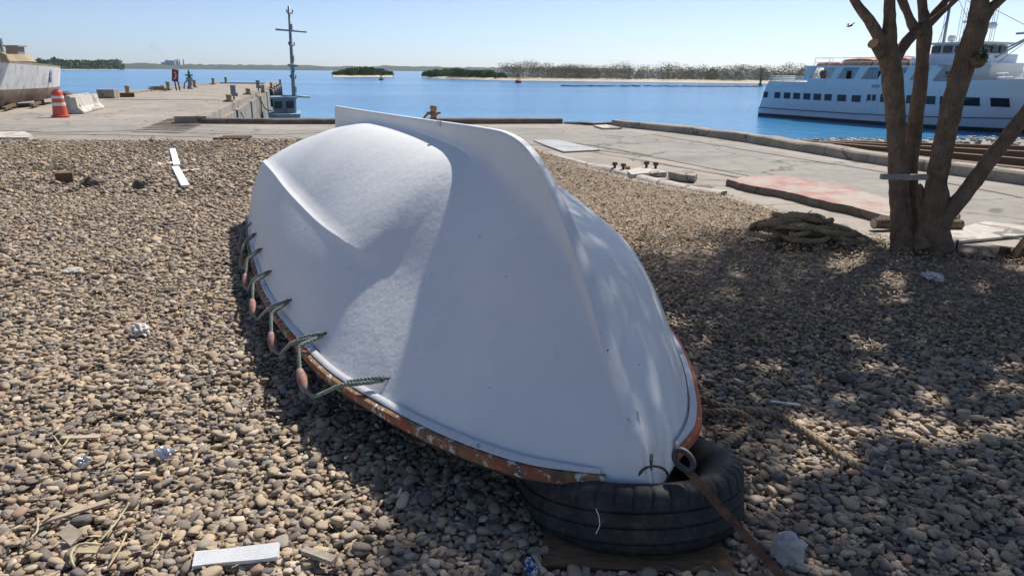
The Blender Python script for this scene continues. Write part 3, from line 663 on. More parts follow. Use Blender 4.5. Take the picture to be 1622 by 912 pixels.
# ============================================================ SMALL MOORED BOAT WITH MAST
q = aty(452, 178, 46.5); sb = thing('moored_boat', (q.x, q.y, WZ), 'small grey workboat moored under the pier with a tall mast', 'boat')
hx = Vector((pd.x, pd.y, 0)); hy = Vector((pn.x, pn.y, 0)); c0 = Vector((q.x, q.y, WZ))
rows = []
for k in range(13):
    t_ = k / 12; hw = .95 * (1 - max(0, (t_ - .5) / .5) ** 2) ; x_ = lerp(-2.4, 3.4, t_)
    rows.append([c0 + hx * x_ + hy * s_ + Vector((0, 0, z_)) for s_, z_ in ((-hw, .5), (-hw * .8, -.2), (hw * .8, -.2), (hw, .5))])
m = MB().grid(rows, True); m.add(rows[0], [(0, 1, 2, 3)]); m.build('hull', M['cabin'], sb, True, 40)
MB().box(c0 + Vector((0, 0, .86)) + hx * -.6, (1.7, 1.3, 1.0), math.atan2(hx.y, hx.x)).build('cabin', M['cabin'], sb)
MB().box(c0 + Vector((0, 0, 1.42)) + hx * -.6, (2.1, 1.6, .12), math.atan2(hx.y, hx.x)).build('roof', M['cabin'], sb)
for s_ in (-.34, .34): MB().box(c0 + hx * -1.47 + hy * s_ + Vector((0, 0, 1.0)), (.05, .45, .42), math.atan2(hx.y, hx.x)).build('window', M['glass'], sb)
YM = 46.0; mt_, mb_ = aty(457.5, 10, YM), aty(467, 190, YM); mb2 = Vector((mb_.x, mb_.y, mb_.z - .9))
MB().tube([mb2, lerp(mb2, mt_, .5), mt_], [.13, .11, .075], 10).build('mast', M['mast'], sb, True)
for (u0, v0, u1, v1) in ((436.5, 47, 485.5, 51), (446, 152, 491, 154)): MB().tube([aty(u0, v0, YM - .15), aty(u1, v1, YM - .15)], .055, 8).build('crossbar', M['mast'], sb, True)
for (u, v) in ((459, 21), (462, 72), (464.5, 124)):
    p = aty(u, v, YM - .1)
    for s_ in (-1, 1): MB().tube([p, p + Vector((s_ * .12, 0, -.02)), p + Vector((s_ * .17, 0, .06)), p + Vector((s_ * .17, 0, .2))], .04, 6).build('lamp_bracket', M['mast'], sb, True)
for (u, v, h_, r_) in ((460.5, 43, .32, .11), (463, 93, .34, .12), (464, 112, .22, .12), (466, 142, .34, .15), (466.5, 153, .3, .14)):
    p = aty(u, v, YM); MB().tube([p - Vector((0, 0, h_ / 2)), p + Vector((0, 0, h_ / 2))], r_, 8).build('clamp', M['greypaint'], sb, True, 40)
p = aty(464, 104.5, YM - .1); MB().lathe([(.1, -.08), (.28, -.04), (.34, .03), (.3, .08), (.12, .12)], p, 16).build('radar_dome', M['greypaint'], sb, True)
MB().tube([aty(463, 170, YM - .1), aty(464, 186, YM - .1)], .04, 6).build('stay', M['mast'], sb)

# ============================================================ FERRY
SS = Vector((18.66, 56.3, 0)); sd = Vector((.43036, -.90266, 0)); sn = Vector((.90266, .43036, 0)); BM = 2.35      # half beam
def sp(a, b, z): return SS + sd * a + sn * b + Vector((0, 0, z))
srot = math.atan2(sd.y, sd.x)
fy = thing('ferry', sp(9, BM, WZ), 'white two decked passenger ferry with dark windows moored at the right', 'ferry')
zst = lambda a: lerp(-1.0, -.72, max(0, (a - 8) / 12) ** 1.5)     # rub strake line
zdk = lambda a: lerp(.62, .86, max(0, (a - 10) / 12) ** 1.3)      # deck line
zbw = lambda a: lerp(.96, 1.5, max(0, (a - 8) / 14) ** 1.4)       # bulwark top
def hbw(a, f):     # near side offset from plane; f 0 waterline .. 1 bulwark
    stem = lerp(18.4, 23.0, f); st = lerp(11.0, 14.5, f)
    return BM * min(1, max(0, (a - st) / (stem - st))) ** 1.9 + .12 * (1 - f)
def hullband(f0, f1, zf0, zf1, nm, mt, ex=0, steps=1):
    rows = []
    for k in range(47):
        row = []
        for s_ in (1, -1):
            fs = np.linspace(f0, f1, steps + 1)
            for f in (fs if s_ == 1 else fs[::-1]):
                stem = lerp(18.4, 23.0, f); a0 = lerp(.12, 1.0, max(0, (f - .2) / .8)) if f > .2 else 0.1
                a = lerp(a0, stem, (k / 46) ** .8); tt = (f - f0) / (f1 - f0); z = lerp(zf0(a), zf1(a), tt)
                b = hbw(a, f) - ex; row.append(sp(a, b if s_ == 1 else 2 * BM - b, z))
        rows.append(row)
    m = MB().grid(rows, True); m.add(rows[0], [tuple(range(len(rows[0])))]); return m.build(nm, M[mt], fy, True, 40)
W_ = lambda a: WZ - .3
hullband(0, .06, W_, lambda a: lerp(-1.40, -1.36, a / 18), 'boot_top', 'black')
hullband(.06, .24, lambda a: lerp(-1.40, -1.36, a / 18), zst, 'lower_hull', 'shipwhite', 0, 2)
hullband(.235, .255, lambda a: zst(a) - .035, lambda a: zst(a) + .03, 'rub_strake', 'shipgrey', .05)
hullband(.25, .76, zst, zdk, 'hull_side', 'shipwhite', 0, 4)
hullband(.755, .775, lambda a: zdk(a) - .03, lambda a: zdk(a) + .03, 'deck_strake', 'shipwhite', .04)
hullband(.77, 1, zdk, zbw, 'bulwark', 'shipwhite', 0, 2)
# deck plate
MB().prism([sp(.9, .12, 0), sp(14, .12, 0), sp(19, 1.3, 0), sp(21.8, BM, 0), sp(19, 2 * BM - 1.3, 0), sp(14, 2 * BM - .12, 0), sp(.9, 2 * BM - .12, 0)], .60, .66).build('deck', M['shipcream'], fy)
def side_f(a, z): return max(0, min(1, (z - WZ) / (zbw(a) - WZ)))
def panel(a0, a1, z0, z1, nm, mt, par, ex=.03, slant=0):
    q = []
    for a, z in ((a0, z0), (a1, z0), (a1 + slant, z1), (a0 + slant, z1)):
        q.append((a, z, hbw(a, .25 + .5 * min(1, max(0, (z + 1) / 1.6)))))
    m = MB(); m.add([sp(a, b - ex, z) for a, z, b in q] + [sp(a, b + .02, z) for a, z, b in q], [(0, 1, 2, 3), (7, 6, 5, 4), (0, 4, 5, 1), (1, 5, 6, 2), (2, 6, 7, 3), (3, 7, 4, 0)])
    return m.build(nm, M[mt], par)
def window(a0, a1, z0, z1, slant=0):
    f = panel(a0 - .05, a1 + .05, z0 - .05, z1 + .05, 'window', 'shipwhite', fy, .018, slant); panel(a0, a1, z0, z1, 'pane', 'glass', f, .034, slant)
for (u0, u1) in ((1208.5, 1215), (1226, 1235), (1241, 1251), (1256, 1266.5), (1272, 1283), (1288, 1300), (1305.5, 1317), (1326, 1340), (1349, 1363)):
    def aa(u, v=153):
        d = ray(u, v); k = (SS.dot(sn)) / (Vector((d.x, d.y, 0)).dot(sn)); return ((CP + d * k) - SS).dot(sd)
    window(aa(u0), aa(u1), -.25, .18, .04 if u0 < 1210 else 0)
for (u0, u1) in ((1393.5, 1430), (1435, 1480), (1486.5, 1543), (1557.5, 1583)): window(aa(u0, 158), aa(u1, 158), -.18, .30)
for k in range(2): pass
dr = panel(aa(1367.5, 165), aa(1388, 165), -.86, .40, 'door', 'shipwhite', fy, .03)
panel(aa(1373, 155), aa(1379, 155), -.12, .26, 'door_pane', 'glass', dr, .045); panel(aa(1381, 155), aa(1387, 155), -.12, .26, 'door_pane', 'glass', dr, .045)
MB().tube([sp(aa(1372, 165), -.02, -.25), sp(aa(1372, 165), -.02, -.05)], .02, 6).build('door_handle', M['mast'], dr)
# upper saloon
a0, a1, zr0, zr1 = 4.6, 14.0, .9, 1.92
MB().box(sp((a0 + a1) / 2 + .3, BM, (zr0 + zr1) / 2), (a1 - a0 - .6, 2 * BM - 1.6, zr1 - zr0), srot).build('saloon_wall', M['shipwhite'], fy)
MB().box(sp((a0 + a1) / 2 - .1, BM, zr1 + .05), (a1 - a0 + .6, 2 * BM + .1, .12), srot).build('saloon_roof', M['shipwhite'], fy)
MB().box(sp((a0 + a1) / 2, .06, zr0 + .12), (a1 - a0, .10, .34), srot).build('side_rail_panel', M['shipwhite'], fy)
fr_u = [4.65, 7.05, 8.95, 10.75, 12.4, 13.9]
for k, a in enumerate(fr_u):
    m = MB(); w0, w1 = (.55, .75) if k else (.5, .9); q = [(a - w0 * .5 - .25, zr0 + .25), (a + w0 * .5 - .25, zr0 + .25), (a + w1 * .5 + .15, zr1), (a - w1 * .5 + .25, zr1)]
    m.add([sp(x_, .0, z_) for x_, z_ in q] + [sp(x_, .1, z_) for x_, z_ in q], [(0, 1, 2, 3), (7, 6, 5, 4), (0, 4, 5, 1), (1, 5, 6, 2), (2, 6, 7, 3), (3, 7, 4, 0)]); m.build('saloon_frame', M['shipwhite'], fy)
for (u, v, wa, ha) in ((1304, 118, .42, .5), (1345, 118, .36, .5), (1396, 118, .42, .5), (1438, 118, .4, .5)):
    d = ray(u, v); k_ = (SS.dot(sn) + .8) / (Vector((d.x, d.y, 0)).dot(sn)); P = CP + d * k_; a = (P - SS).dot(sd)
    MB().box(sp(a, .78, 1.45), (wa, .06, ha), srot).build('saloon_window', M['glass'], fy)
p = sp(aa(1295, 118) + .1, .35, 1.5); m = MB(); m.lathe([(.19 + .06 * math.cos(t), .06 * math.sin(t)) for t in np.linspace(0, 2 * math.pi, 9)], p, 18, (Matrix.Rotation(srot, 3, 'Z') @ Matrix.Rotation(math.pi / 2, 3, 'X')), fn=lambda i, j, r: r)
m.build('lifebuoy', M['orangebuoy'], fy, True)
# railings
def railing(pts, h, nrail, nm='railing', r_=.022, every=1.1):
    m = MB()
    for k in range(nrail): m.tube([p + Vector((0, 0, h * (k + 1) / nrail)) for p in pts], r_, 5)
    for a, b in zip(pts[:-1], pts[1:]):
        q = max(1, int((b - a).length / every))
        for j in range(q + 1): pp = lerp(a, b, j / q); m.tube([pp, pp + Vector((0, 0, h))], r_, 5)
    m.build(nm, M['shipwhite'], fy)
railing([sp(1.0, 2.6, .96), sp(1.0, .1, .96), sp(4.6, .1, .93)], .36, 3)
railing([sp(5.0, 1.8, 1.98), sp(5.0, .1, 1.98), sp(13.6, .1, 1.98)], .56, 2, r_=.016)
railing([sp(13.4, .3, 1.0), sp(15.5, .35, 1.12), sp(17.6, .9, 1.2), sp(20, 1.45, 1.35)], .42, 2)
# canvas covered rafts on the saloon roof
for k, (aa0, aa1, h_) in enumerate(((5.1, 7.1, .22), (7.2, 9.5, .50), (9.6, 12.0, .55))):
    rows = []
    for i in range(19):
        t_ = i / 18; a = lerp(aa0, aa1, t_); e = 1 - .25 * (2 * t_ - 1) ** 6; row = []
        for j in range(15):
            g = j / 14; b = lerp(.15, 1.5, g); z = 2.04 + h_ * e * (math.sin(math.pi * (.06 + .88 * g)) ** .35) + .05 * noise.noise(Vector((a * 2.2, b * 3, k))) + .04 * math.sin(g * 16)
            row.append(sp(a + .05 * noise.noise(Vector((b * 4, z * 4, k))), b, z if 0 < j < 14 else 2.0))
        rows.append(row)
    MB().grid(rows).build('raft_cover', M['raft'], fy, True)
MB().tube([sp(12.15, .45, 2.27), sp(13.25, .45, 2.27)], .27, 16).build('raft_canister', M['white'], fy, True, 40)
for k in range(4): MB().lathe([(.265, -.02), (.29, -.02), (.29, .02), (.265, .02)], sp(12.3 + .27 * k, .45, 2.27), 16, Matrix.Rotation(srot, 3, 'Z') @ Matrix.Rotation(math.pi / 2, 3, 'Y')).build('strap', M['shipcream'], fy, True, 40)
# forward superstructure and wheelhouse
MB().box(sp(14.9, BM, 1.38), (3.6, 2 * BM - 1.7, 1.5), srot).build('forward_house', M['shipcream'], fy)
MB().box(sp(14.7, BM, 2.12), (4.4, 2 * BM - .9, .12), srot).build('bridge_deck', M['shipwhite'], fy)
MB().box(sp(14.4, BM, 2.42), (3.5, 2 * BM - 1.4, .50), srot).build('bridge_bulwark', M['shipwhite'], fy)
MB().box(sp(14.3, BM, 2.9), (2.9, 2 * BM - 1.9, .62), srot, taper=.95).build('wheelhouse', M['shipcream'], fy)
MB().box(sp(14.3, BM, 3.27), (3.3, 2 * BM - 1.5, .12), srot).build('wheelhouse_roof', M['shipcream'], fy)
for k in range(4): MB().box(sp(13.2 + .72 * k, 1.0 - .06, 2.94), (.5, .12, .38), srot).build('wheelhouse_window', M['glass'], fy)
for k in range(3): MB().box(sp(15.76, 1.6 + .75 * k, 2.94), (.12, .55, .38), srot).build('wheelhouse_window', M['glass'], fy)
MB().box(sp(14.2, .84, 1.55), (.16, .06, .32), srot).build('house_window', M['shipgrey'], fy)
# radar mast and aerials
m = MB(); c = sp(14.2, BM, 3.3)
for s_ in (-.5, .5): m.tube([c + sd * s_ * 1.4 + Vector((0, 0, 0)), c + sd * s_ * .25 + Vector((0, 0, .95))], .05, 6); m.tube([c + sn * s_ * 1.4, c + sn * s_ * .2 + Vector((0, 0, .95))], .05, 6)
m.box(c + Vector((0, 0, 1.0)), (.55, .35, .12), srot); m.box(c + Vector((0, 0, .62)), (.7, .5, .06), srot); m.tube([c + Vector((0, 0, .9)), c + Vector((0, 0, 2.4))], .02, 5); m.build('radar_mast', M['white'], fy)
MB().box(c + Vector((0, 0, 1.2)), (1.0, .12, .14), srot + .5).build('radar_scanner', M['white'], fy)
MB().lathe([(0, -.22), (.2, -.18), (.24, 0), (.18, .16), (0, .22)], c + sd * -1.1 + Vector((0, 0, .32)), 14).build('dome', M['white'], fy, True)
MB().lathe([(0, -.22), (.2, -.18), (.24, 0), (.18, .16), (0, .22)], c + sd * 1.2 + Vector((0, 0, .95)), 14).build('search_light', M['white'], fy, True)
for k in range(9):
    q = c + sd * random.uniform(-1.3, 1.3) + sn * random.uniform(-1, 1); MB().tube([q, q + Vector((0, 0, random.uniform(1.2, 3.2)))], .014, 5).build('aerial', M['mast'], fy)
# tall mast, boom, ladder, stays
mb0 = sp(12.6, BM, 1.9); MB().tube([mb0, mb0 + Vector((0, 0, 4.8))], [.1, .07], 8).build('main_mast', M['mast'], fy, True)
tp = mb0 + Vector((0, 0, 4.6))
crt = sp(18.0, BM, 3.75)
m = MB(); m.tube([sp(16.2, BM - .4, 2.5), crt], .05, 6); m.tube([sp(16.2, BM + .4, 3.0), crt + Vector((0, 0, .02))], .05, 6); m.tube([sp(16.8, BM, 3.74), sp(18.3, BM, 3.78)], .06, 6); m.build('foremast_boom', M['greypaint'], fy)
m = MB(); b0 = sp(19.2, BM, 1.2)
sxv = sn.cross(Vector((0, 0, 1))).normalized() * .12
for s_ in (-1, 1): m.tube([crt + sxv * s_, b0 + sxv * s_], .03, 5)
for k in range(15): p = lerp(crt, b0, k / 15); m.tube([p - sxv, p + sxv], .022, 5)
m.build('ladder', M['mast'], fy)
for a, b in ((tp, sp(18, BM, 3.75)), (tp, sp(9.5, BM, 2.0)), (tp, c + Vector((0, 0, 2.0))), (crt, sp(21, BM, 1.4)), (crt, sp(15.6, 1.2, 1.2)), (tp, sp(16, .5, 3.2)), (crt, sp(20, .9, 1.3)), (tp, sp(11, .4, 2.0)), (tp + Vector((0, 0, -1.5)), sp(13.2, 1, 3.3))):
    MB().tube([a, b], .016, 4).build('stay', M['black'], fy)
MB().box(sp(17.4, 1.5, 1.33), (1.0, .7, .2), srot).build('deck_locker', M['white'], fy)
MB().tube([sp(18.4, 1.5, 1.3), sp(18.9, 1.9, 1.3)], .2, 12).build('deck_float', M['white'], fy, True)
# small name boards on the bulwark: illegible dark lettering at this distance
for (u, v) in ((1387, 137), (1552, 134)):
    a = aa(u, v)
    for r_ in range(2):
        for k in range(6): panel(a - .3 + k * .1, a - .3 + k * .1 + .07, zdk(a) + .08 + .10 * r_, zdk(a) + .14 + .10 * r_, 'name_lettering', 'shipgrey', fy, .03)

a = aa(1584, 137)
for (da, db, dz0, dz1) in ((0, .05, .0, .26), (.14, .19, .0, .26), (.05, .14, .11, .16)): panel(a + da, a + db, .98 + dz0, .98 + dz1, 'hull_letter', 'black', fy, .05)
# ============================================================ BUOYS, MARKERS, BIRD
def buoy(u, v, h, mat, label):
    p = at(u, v, WZ); t = thing('buoy', p, label, 'buoy')
    MB().lathe([(h * .2, -.1), (h * .34, .1), (h * .34, h * .22), (h * .15, h * .3)], p, 14).build('float', M[mat], t, True, 40)
    m = MB()
    for k in range(4): a = k * math.pi / 2; m.tube([p + Vector((math.cos(a) * h * .2, math.sin(a) * h * .2, h * .25)), p + Vector((math.cos(a) * h * .06, math.sin(a) * h * .06, h * .85))], h * .03, 5)
    m.build('tower', M[mat], t); MB().lathe([(h * .12, 0), (h * .12, h * .1), (.01, h * .16)], p + Vector((0, 0, h * .84)), 10).build('top_mark', M[mat], t, True)
buoy(604, 127, 2.2, 'green', 'green channel buoy in front of the small island')
buoy(821, 131.5, 2.6, 'red', 'red channel buoy off the sand bank')
p = at(1204, 136, WZ); t = thing('channel_marker', p, 'green post marker rising from the water by the ferry stern', 'marker')
MB().tube([p, p + Vector((0, 0, 4.3))], [.28, .22], 8).build('post', M['green'], t); MB().lathe([(.6, 0), (.45, .5), (.2, .7)], p, 10).build('base', M['green'], t)
p = aty(1346, 41.5, 40)
m = MB(); m.tube([p + Vector((-.16, 0, -.03)), p, p + Vector((.17, 0, .03))], [.02, .06, .015], 8)
bd = thing('seabird', p, 'dark seabird flying left of the tree', 'bird'); m.build('body', M['black'], bd, True)
for s_ in (-1, 1):
    m = MB(); m.add([p + Vector((-.04, 0, .02)), p + Vector((.09, 0, .02)), p + Vector((.1, s_ * .28, .16)), p + Vector((.04, s_ * .5, .1))], [(0, 1, 2, 3)]); m.add([p + Vector((-.04, 0, .03)), p + Vector((.09, 0, .03)), p + Vector((.1, s_ * .28, .17)), p + Vector((.04, s_ * .5, .11))], [(3, 2, 1, 0)]); m.build('wing', M['black'], bd)
# ============================================================ UPTURNED LIFEBOAT
HB = Vector((.42, 2.08, 0)); HS = Vector((-1.80, 7.45, 0)); HL = (HS - HB).length; hn = (HS - HB) / HL; hl = Vector((-hn.y, hn.x, 0))
def bp(s, t, z): return HB + hn * s + hl * t + Vector((0, 0, z))
def proj(P):
    c = CM.transposed() @ (Vector(P) - CP); return 811 + FPX * c.x / -c.z, 456 - FPX * c.y / -c.z
zk = tab([(-.095, .215), (-.086, .241), (-.051, .324), (.056, .425), (.217, .595), (.322, .742), (.451, .875), (.588, 1.001), (.732, 1.108), (.83, 1.165), (.93, 1.205), (1.06, 1.235), (1.25, 1.249), (1.5, 1.246), (1.914, 1.236), (3.374, 1.201), (5.81, 1.150)])
zr = tab([(-.095, .205), (-.051, .30), (.056, .39), (.217, .54), (.451, .775), (.6, .86), (.75, .90), (1.0, .945), (1.2, 1.0), (1.45, 1.07), (1.88, 1.113), (2.8, 1.125), (3.76, 1.112), (4.6, 1.045), (5.81, .896)])
tcL = tab([(-.095, .004), (-.051, .02), (.05, .125), (.17, .17), (.446, .25), (.8, .34), (1.2, .44), (1.45, .515), (1.6, .592), (1.88, .658), (2.74, .722), (4.02, .760), (5.81, .767)])
zc = tab([(-.095, .19), (-.051, .24), (.05, .29), (.17, .365), (.446, .515), (.8, .575), (1.2, .60), (1.45, .63), (1.6, .66), (1.88, .687), (2.74, .682), (4.02, .68), (5.81, .623)])
tgL = tab([(-.095, .004), (-.033, .076), (.058, .200), (.171, .328), (.446, .517), (.805, .682), (1.228, .824), (1.606, .888), (2.142, .955), (2.787, .995), (3.9, .998), (5.535, .952), (5.81, .943)])
tcR = tab([(-.095, .004), (-.051, .02), (.05, .12), (.17, .20), (.446, .35), (.8, .50), (1.15, .60), (1.4, .64), (1.8, .685), (2.6, .74), (3.98, .765), (5.81, .767)])
zcR = tab([(-.095, .19), (-.051, .24), (.05, .29), (.17, .37), (.446, .53), (.8, .67), (1.15, .72), (1.4, .722), (1.8, .72), (2.6, .715), (3.98, .69), (5.81, .623)])
peR = tab([(-.1, 1.0), (.2, 1.02), (.45, 1.15), (1.0, 1.5), (1.6, 1.75), (2.6, 2.0), (4.4, 1.9), (5.81, 1.6)])
def zg(s): q = min(max(s / HL, 0), 1); return .22 - .17 * q + .2 * q * (1 - q) - .06 * math.exp(-(max(0, s + .095) / .16) ** 2)
pe = tab([(-.1, 1.0), (.2, 1.0), (.45, 1.02), (1.0, 1.12), (1.6, 1.35), (2.2, 1.65), (2.8, 1.85), (4.4, 1.85), (5.81, 1.6)])
le = tab([(-.1, 0), (1.2, 0), (1.6, .010), (1.9, .02), (2.4, .032), (3.2, .044), (5.81, .05)])
def section(s, side):
    wd = 1.0 if side > 0 else 1 + .05 * math.exp(-((s - 1.0) / .7) ** 2); dz = 0 if side > 0 else .03 * min(1, max(0, s - .2) / .6)
    k, r_, tc, c_, tg, g = zk(s), zr(s), (tcL if side > 0 else tcR)(s) * wd, (zc if side > 0 else zcR)(s) + dz * .5, tgL(s) * wd, zg(s) + dz
    e = le(s); p = (pe if side > 0 else peR)(s); wk = min(.021 + .006 * min(1, max(0, (1.2 - s))), tc * .3)
    wr = min(.034 + .05 * math.exp(-((s - .9) / .45) ** 2), tc * .45)       # half width at the root
    d_ = max(0, k - r_); d1, d2, d3, d4 = min(.008, .12 * d_), min(.022, .3 * d_), min(.02, .3 * d_), min(.012, .18 * d_)
    q = [(0, k), (wk * .62, k - d1 * .12), (wk * .92, k - d1), (wk, k - d2)]
    for u in (.3, .55, .78): q.append((lerp(wk, max(wk, wr * .82), u ** 2), lerp(k - d2, r_ + d3, u)))
    q.append((max(wr, wk), r_ + d4)); x0, z0 = min(wr + .03, tc * .6), r_ - .004
    q.append((x0, z0)); x1, z1 = tc - e, c_ + .012 * (e > .004)
    for u in np.linspace(0, 1, 17)[1:]: q.append((lerp(x0, x1, u), lerp(z0, z1, u ** p)))
    q.append((tc - e * .45, c_ + .006)); q.append((tc - e * .06, c_ + .001)); q.append((tc, c_ - .006))
    for u in np.linspace(0, 1, 13)[1:]:
        q.append((lerp(tc, tg, u) + .03 * math.sin(math.pi * u) * min(1, tc * 2), lerp(c_ - .006, g, u)))
    q = np.array(q); bow = min(1, max(0, (1.58 - s) / .75)) ** 1.4
    for it in range(int(70 * bow)):
        d = .5 * (q[2:] + q[:-2]) - q[1:-1]; wgt = np.ones(len(d)); wgt[:6] = .0; wgt[6] = .4; q[1:-1] += d * wgt[:, None] * .6
    return q
NS = 230; ss = [-.095 + (HL + .095) * (i / NS) ** 1.9 for i in range(NS + 1)]
SEC = {1: [section(s, 1) for s in ss], -1: [section(s, -1) for s in ss]}
for sd2 in (1, -1):       # fair the lines lengthwise towards the bow
    A_ = np.array(SEC[sd2]); w_ = np.clip((1.0 - np.array(ss)) / .6, 0, 1)[1:-1, None, None] * .5
    for it in range(40): A_[1:-1, 5:-1] += (.5 * (A_[2:, 5:-1] + A_[:-2, 5:-1]) - A_[1:-1, 5:-1]) * w_
    SEC[sd2] = list(A_)
rows = []
for i, s in enumerate(ss):
    L_, R_ = SEC[1][i], SEC[-1][i]
    rows.append([bp(s, t, z) for t, z in L_[::-1]] + [bp(s, -t, z) for t, z in R_[1:]])
lifeboat = thing('lifeboat', bp(2.9, 0, 0), 'upturned white lifeboat with peeling red rub rail lying on the gravel', 'boat')
m = MB().grid(rows); k = len(rows[-1]); m.add(rows[-1], [tuple(range(k))])
hull = m.build('hull', M['hull'], lifeboat, True, 38)
md = hull.modifiers.new('thickness', 'SOLIDIFY'); md.thickness = .018; md.offset = 1 if False else -1
def side_pt(s, f, side=1, out=0.0):
    """f 0 = gunwale, 1 = chine"""
    q = section(s, side)[-13:][::-1]; x = f * 12; i = min(int(x), 11); a, b = q[i], q[i+1]; p = a + (b - a) * (x - i)
    return bp(s, side * (p[0] + out), p[1])
def gun(s, side, out, dz):
    q = section(s, side)[-1].copy(); q[1] += .06 * math.exp(-(max(0, s + .095) / .16) ** 2); s2 = s + .01; q2 = section(s2, side)[-1]
    tx, ty = s2 - s, q2[0] - q[0]; Ln = math.hypot(tx, ty); nx, ny = -ty / Ln, tx / Ln
    return bp(s + nx * out, side * (q[0] + ny * out), q[1] + dz)
def sweep(side, s0, s1, prof, n_, mat, nm, jag=0):
    rows = []
    for i in range(n_ + 1):
        s = lerp(s0, s1, (i / n_) ** 1.5); tp_ = min(1, .35 + (s - s0) / .2); rows.append([gun(s, side, -.012 + (o + .012) * tp_ + jag * noise.noise(Vector((s * 9, o * 40, d * 40))), d + jag * noise.noise(Vector((s * 8, d * 50, 3)))) for o, d in prof])
    m = MB().grid(rows, True); k = len(prof); m.add(rows[0], [tuple(range(k))]); m.add(rows[-1], [tuple(range(k - 1, -1, -1))]); return m.build(nm, M[mat], lifeboat, True, 30)
for side, s0, s1 in ((1, .0, 5.80), (-1, .05, 5.80)):
    sweep(side, s0, s1, [(-.012, -.022), (.022, -.024), (.034, -.014), (.036, .010), (.034, .020), (.022, .024), (-.012, .024)], 110, 'rail' if side > 0 else 'rail2', 'rub_rail', .003)
    sweep(side, s0 + .01, s1, ([(-.012, .026), (.010, .026), (.014, .029), (.010, .034), (.0, .040), (-.012, .042)] if side > 0 else [(-.012, .026), (.012, .026), (.016, .030), (.014, .036), (.0, .042), (-.012, .044)]), 110, 'strip', 'gunwale_strip', .002)
    sweep(side, s0, s1, [(-.02, -.034), (.018, -.034), (.018, -.024), (-.02, -.024)], 60, 'dark', 'gunwale_cap')
# grab lines with floats
def find_eye(u, v, side=1, f0=.25):
    best = None
    for s in np.linspace(.2, 5.7, 221):
        P = side_pt(s, f0, side, .004); a, b = proj(P); e = abs(a - u) * .3 + abs(b - v)
        if best is None or e < best[0]: best = (e, s)
    return best[1]
eyes = [find_eye(u, v) for u, v in ((640, 600), (538, 528), (474, 477), (437, 430), (421, 395), (411, 371))]
for i in range(1, len(eyes)): eyes[i] = max(eyes[i], eyes[i-1] + .3)
eyes += [min(5.6, eyes[-1] + .62)]
FE = .24
def grab(s0, s1, side, first, last):
    E0, E1 = side_pt(s0, FE, side, .014), side_pt(s1, FE, side, .014); ds = s1 - s0
    G = lambda f, o, d: gun(s0 + ds * f, side, o, d)
    zlow = -.075
    a = [E0, lerp(E0, G(.12, .05, .06), .6) , G(.2, .056, .045), G(.38, .075, -.02), G(.55, .085, zlow)]
    b = [G(.92, .072, .04), G(.97, .056, .07), lerp(E1, G(1, .05, .06), .25), E1]
    f0, f1 = G(.66, .095, zlow - .005), G(.86, .085, zlow + .06)
    m = MB(); rope(m, a + [lerp(f0, f1, .1)], .0095); rope(m, [lerp(f0, f1, .9)] + b, .0095); m.build('grab_rope', M['ropegreen'], lifeboat, True)
    d = (f1 - f0); Lf = d.length; rt = d.to_track_quat('Z', 'Y').to_matrix()
    MB().lathe([(.011, 0), (.018, .006), (.023, Lf * .25), (.025, Lf * .5), (.021, Lf * .75), (.015, Lf - .006), (.010, Lf)], f0, 14, rt).build('float', M['float'], lifeboat, True)
    # splice, doubled rope at the eye
    m = MB(); rope(m, [E0 + Vector((0, 0, .012)), lerp(E0, a[2], .35) + Vector((0, 0, .014)), lerp(E0, a[2], .85) + Vector((0, 0, .012))], .009); m.build('rope_splice', M['ropegreen'], lifeboat, True)
    m = MB(); m.tube([side_pt(s0, FE + .02, side, -.01), side_pt(s0, FE + .02, side, .02), side_pt(s0, FE, side, .03)], .006, 8); m.build('eye_bolt', M['iron'], lifeboat, True)
for i in range(len(eyes) - 1): grab(eyes[i], eyes[i+1], 1, i == 0, False)
for a_, b_ in ((1.15, 1.75), (1.75, 2.4), (2.4, 3.1)): grab(a_, b_, -1, False, False)
# bow ring
st = bp(-.03, .0, zk(-.03)); tow = (CP - st); tow.z = 0; tow.normalize()
e0 = aty(1031, 728, st.y - .01)
MB().tube([e0 - tow * .03, e0 + tow * .012, e0 + tow * .012 + Vector((0, 0, -.02)), e0 - tow * .02 + Vector((0, 0, -.025))], .0065, 8).build('eye_bolt', M['iron'], lifeboat, True)
rc = e0 + tow * .012 + Vector((.012, 0, -.055)); m = MB()
m.tube([rc + Vector((math.cos(a), 0, math.sin(a))) * .047 + tow * (.012 * math.sin(a)) for a in np.linspace(.3, 2 * math.pi + .3, 33)], .0048, 8); m.build('bow_ring', M['iron'], lifeboat, True)
# a small tab and notch on the keel
MB().box(bp(2.12, .022, zk(2.1) - .012), (.05, .012, .03), math.atan2(hn.y, hn.x)).build('keel_bolt_cover', M['strip'], lifeboat)

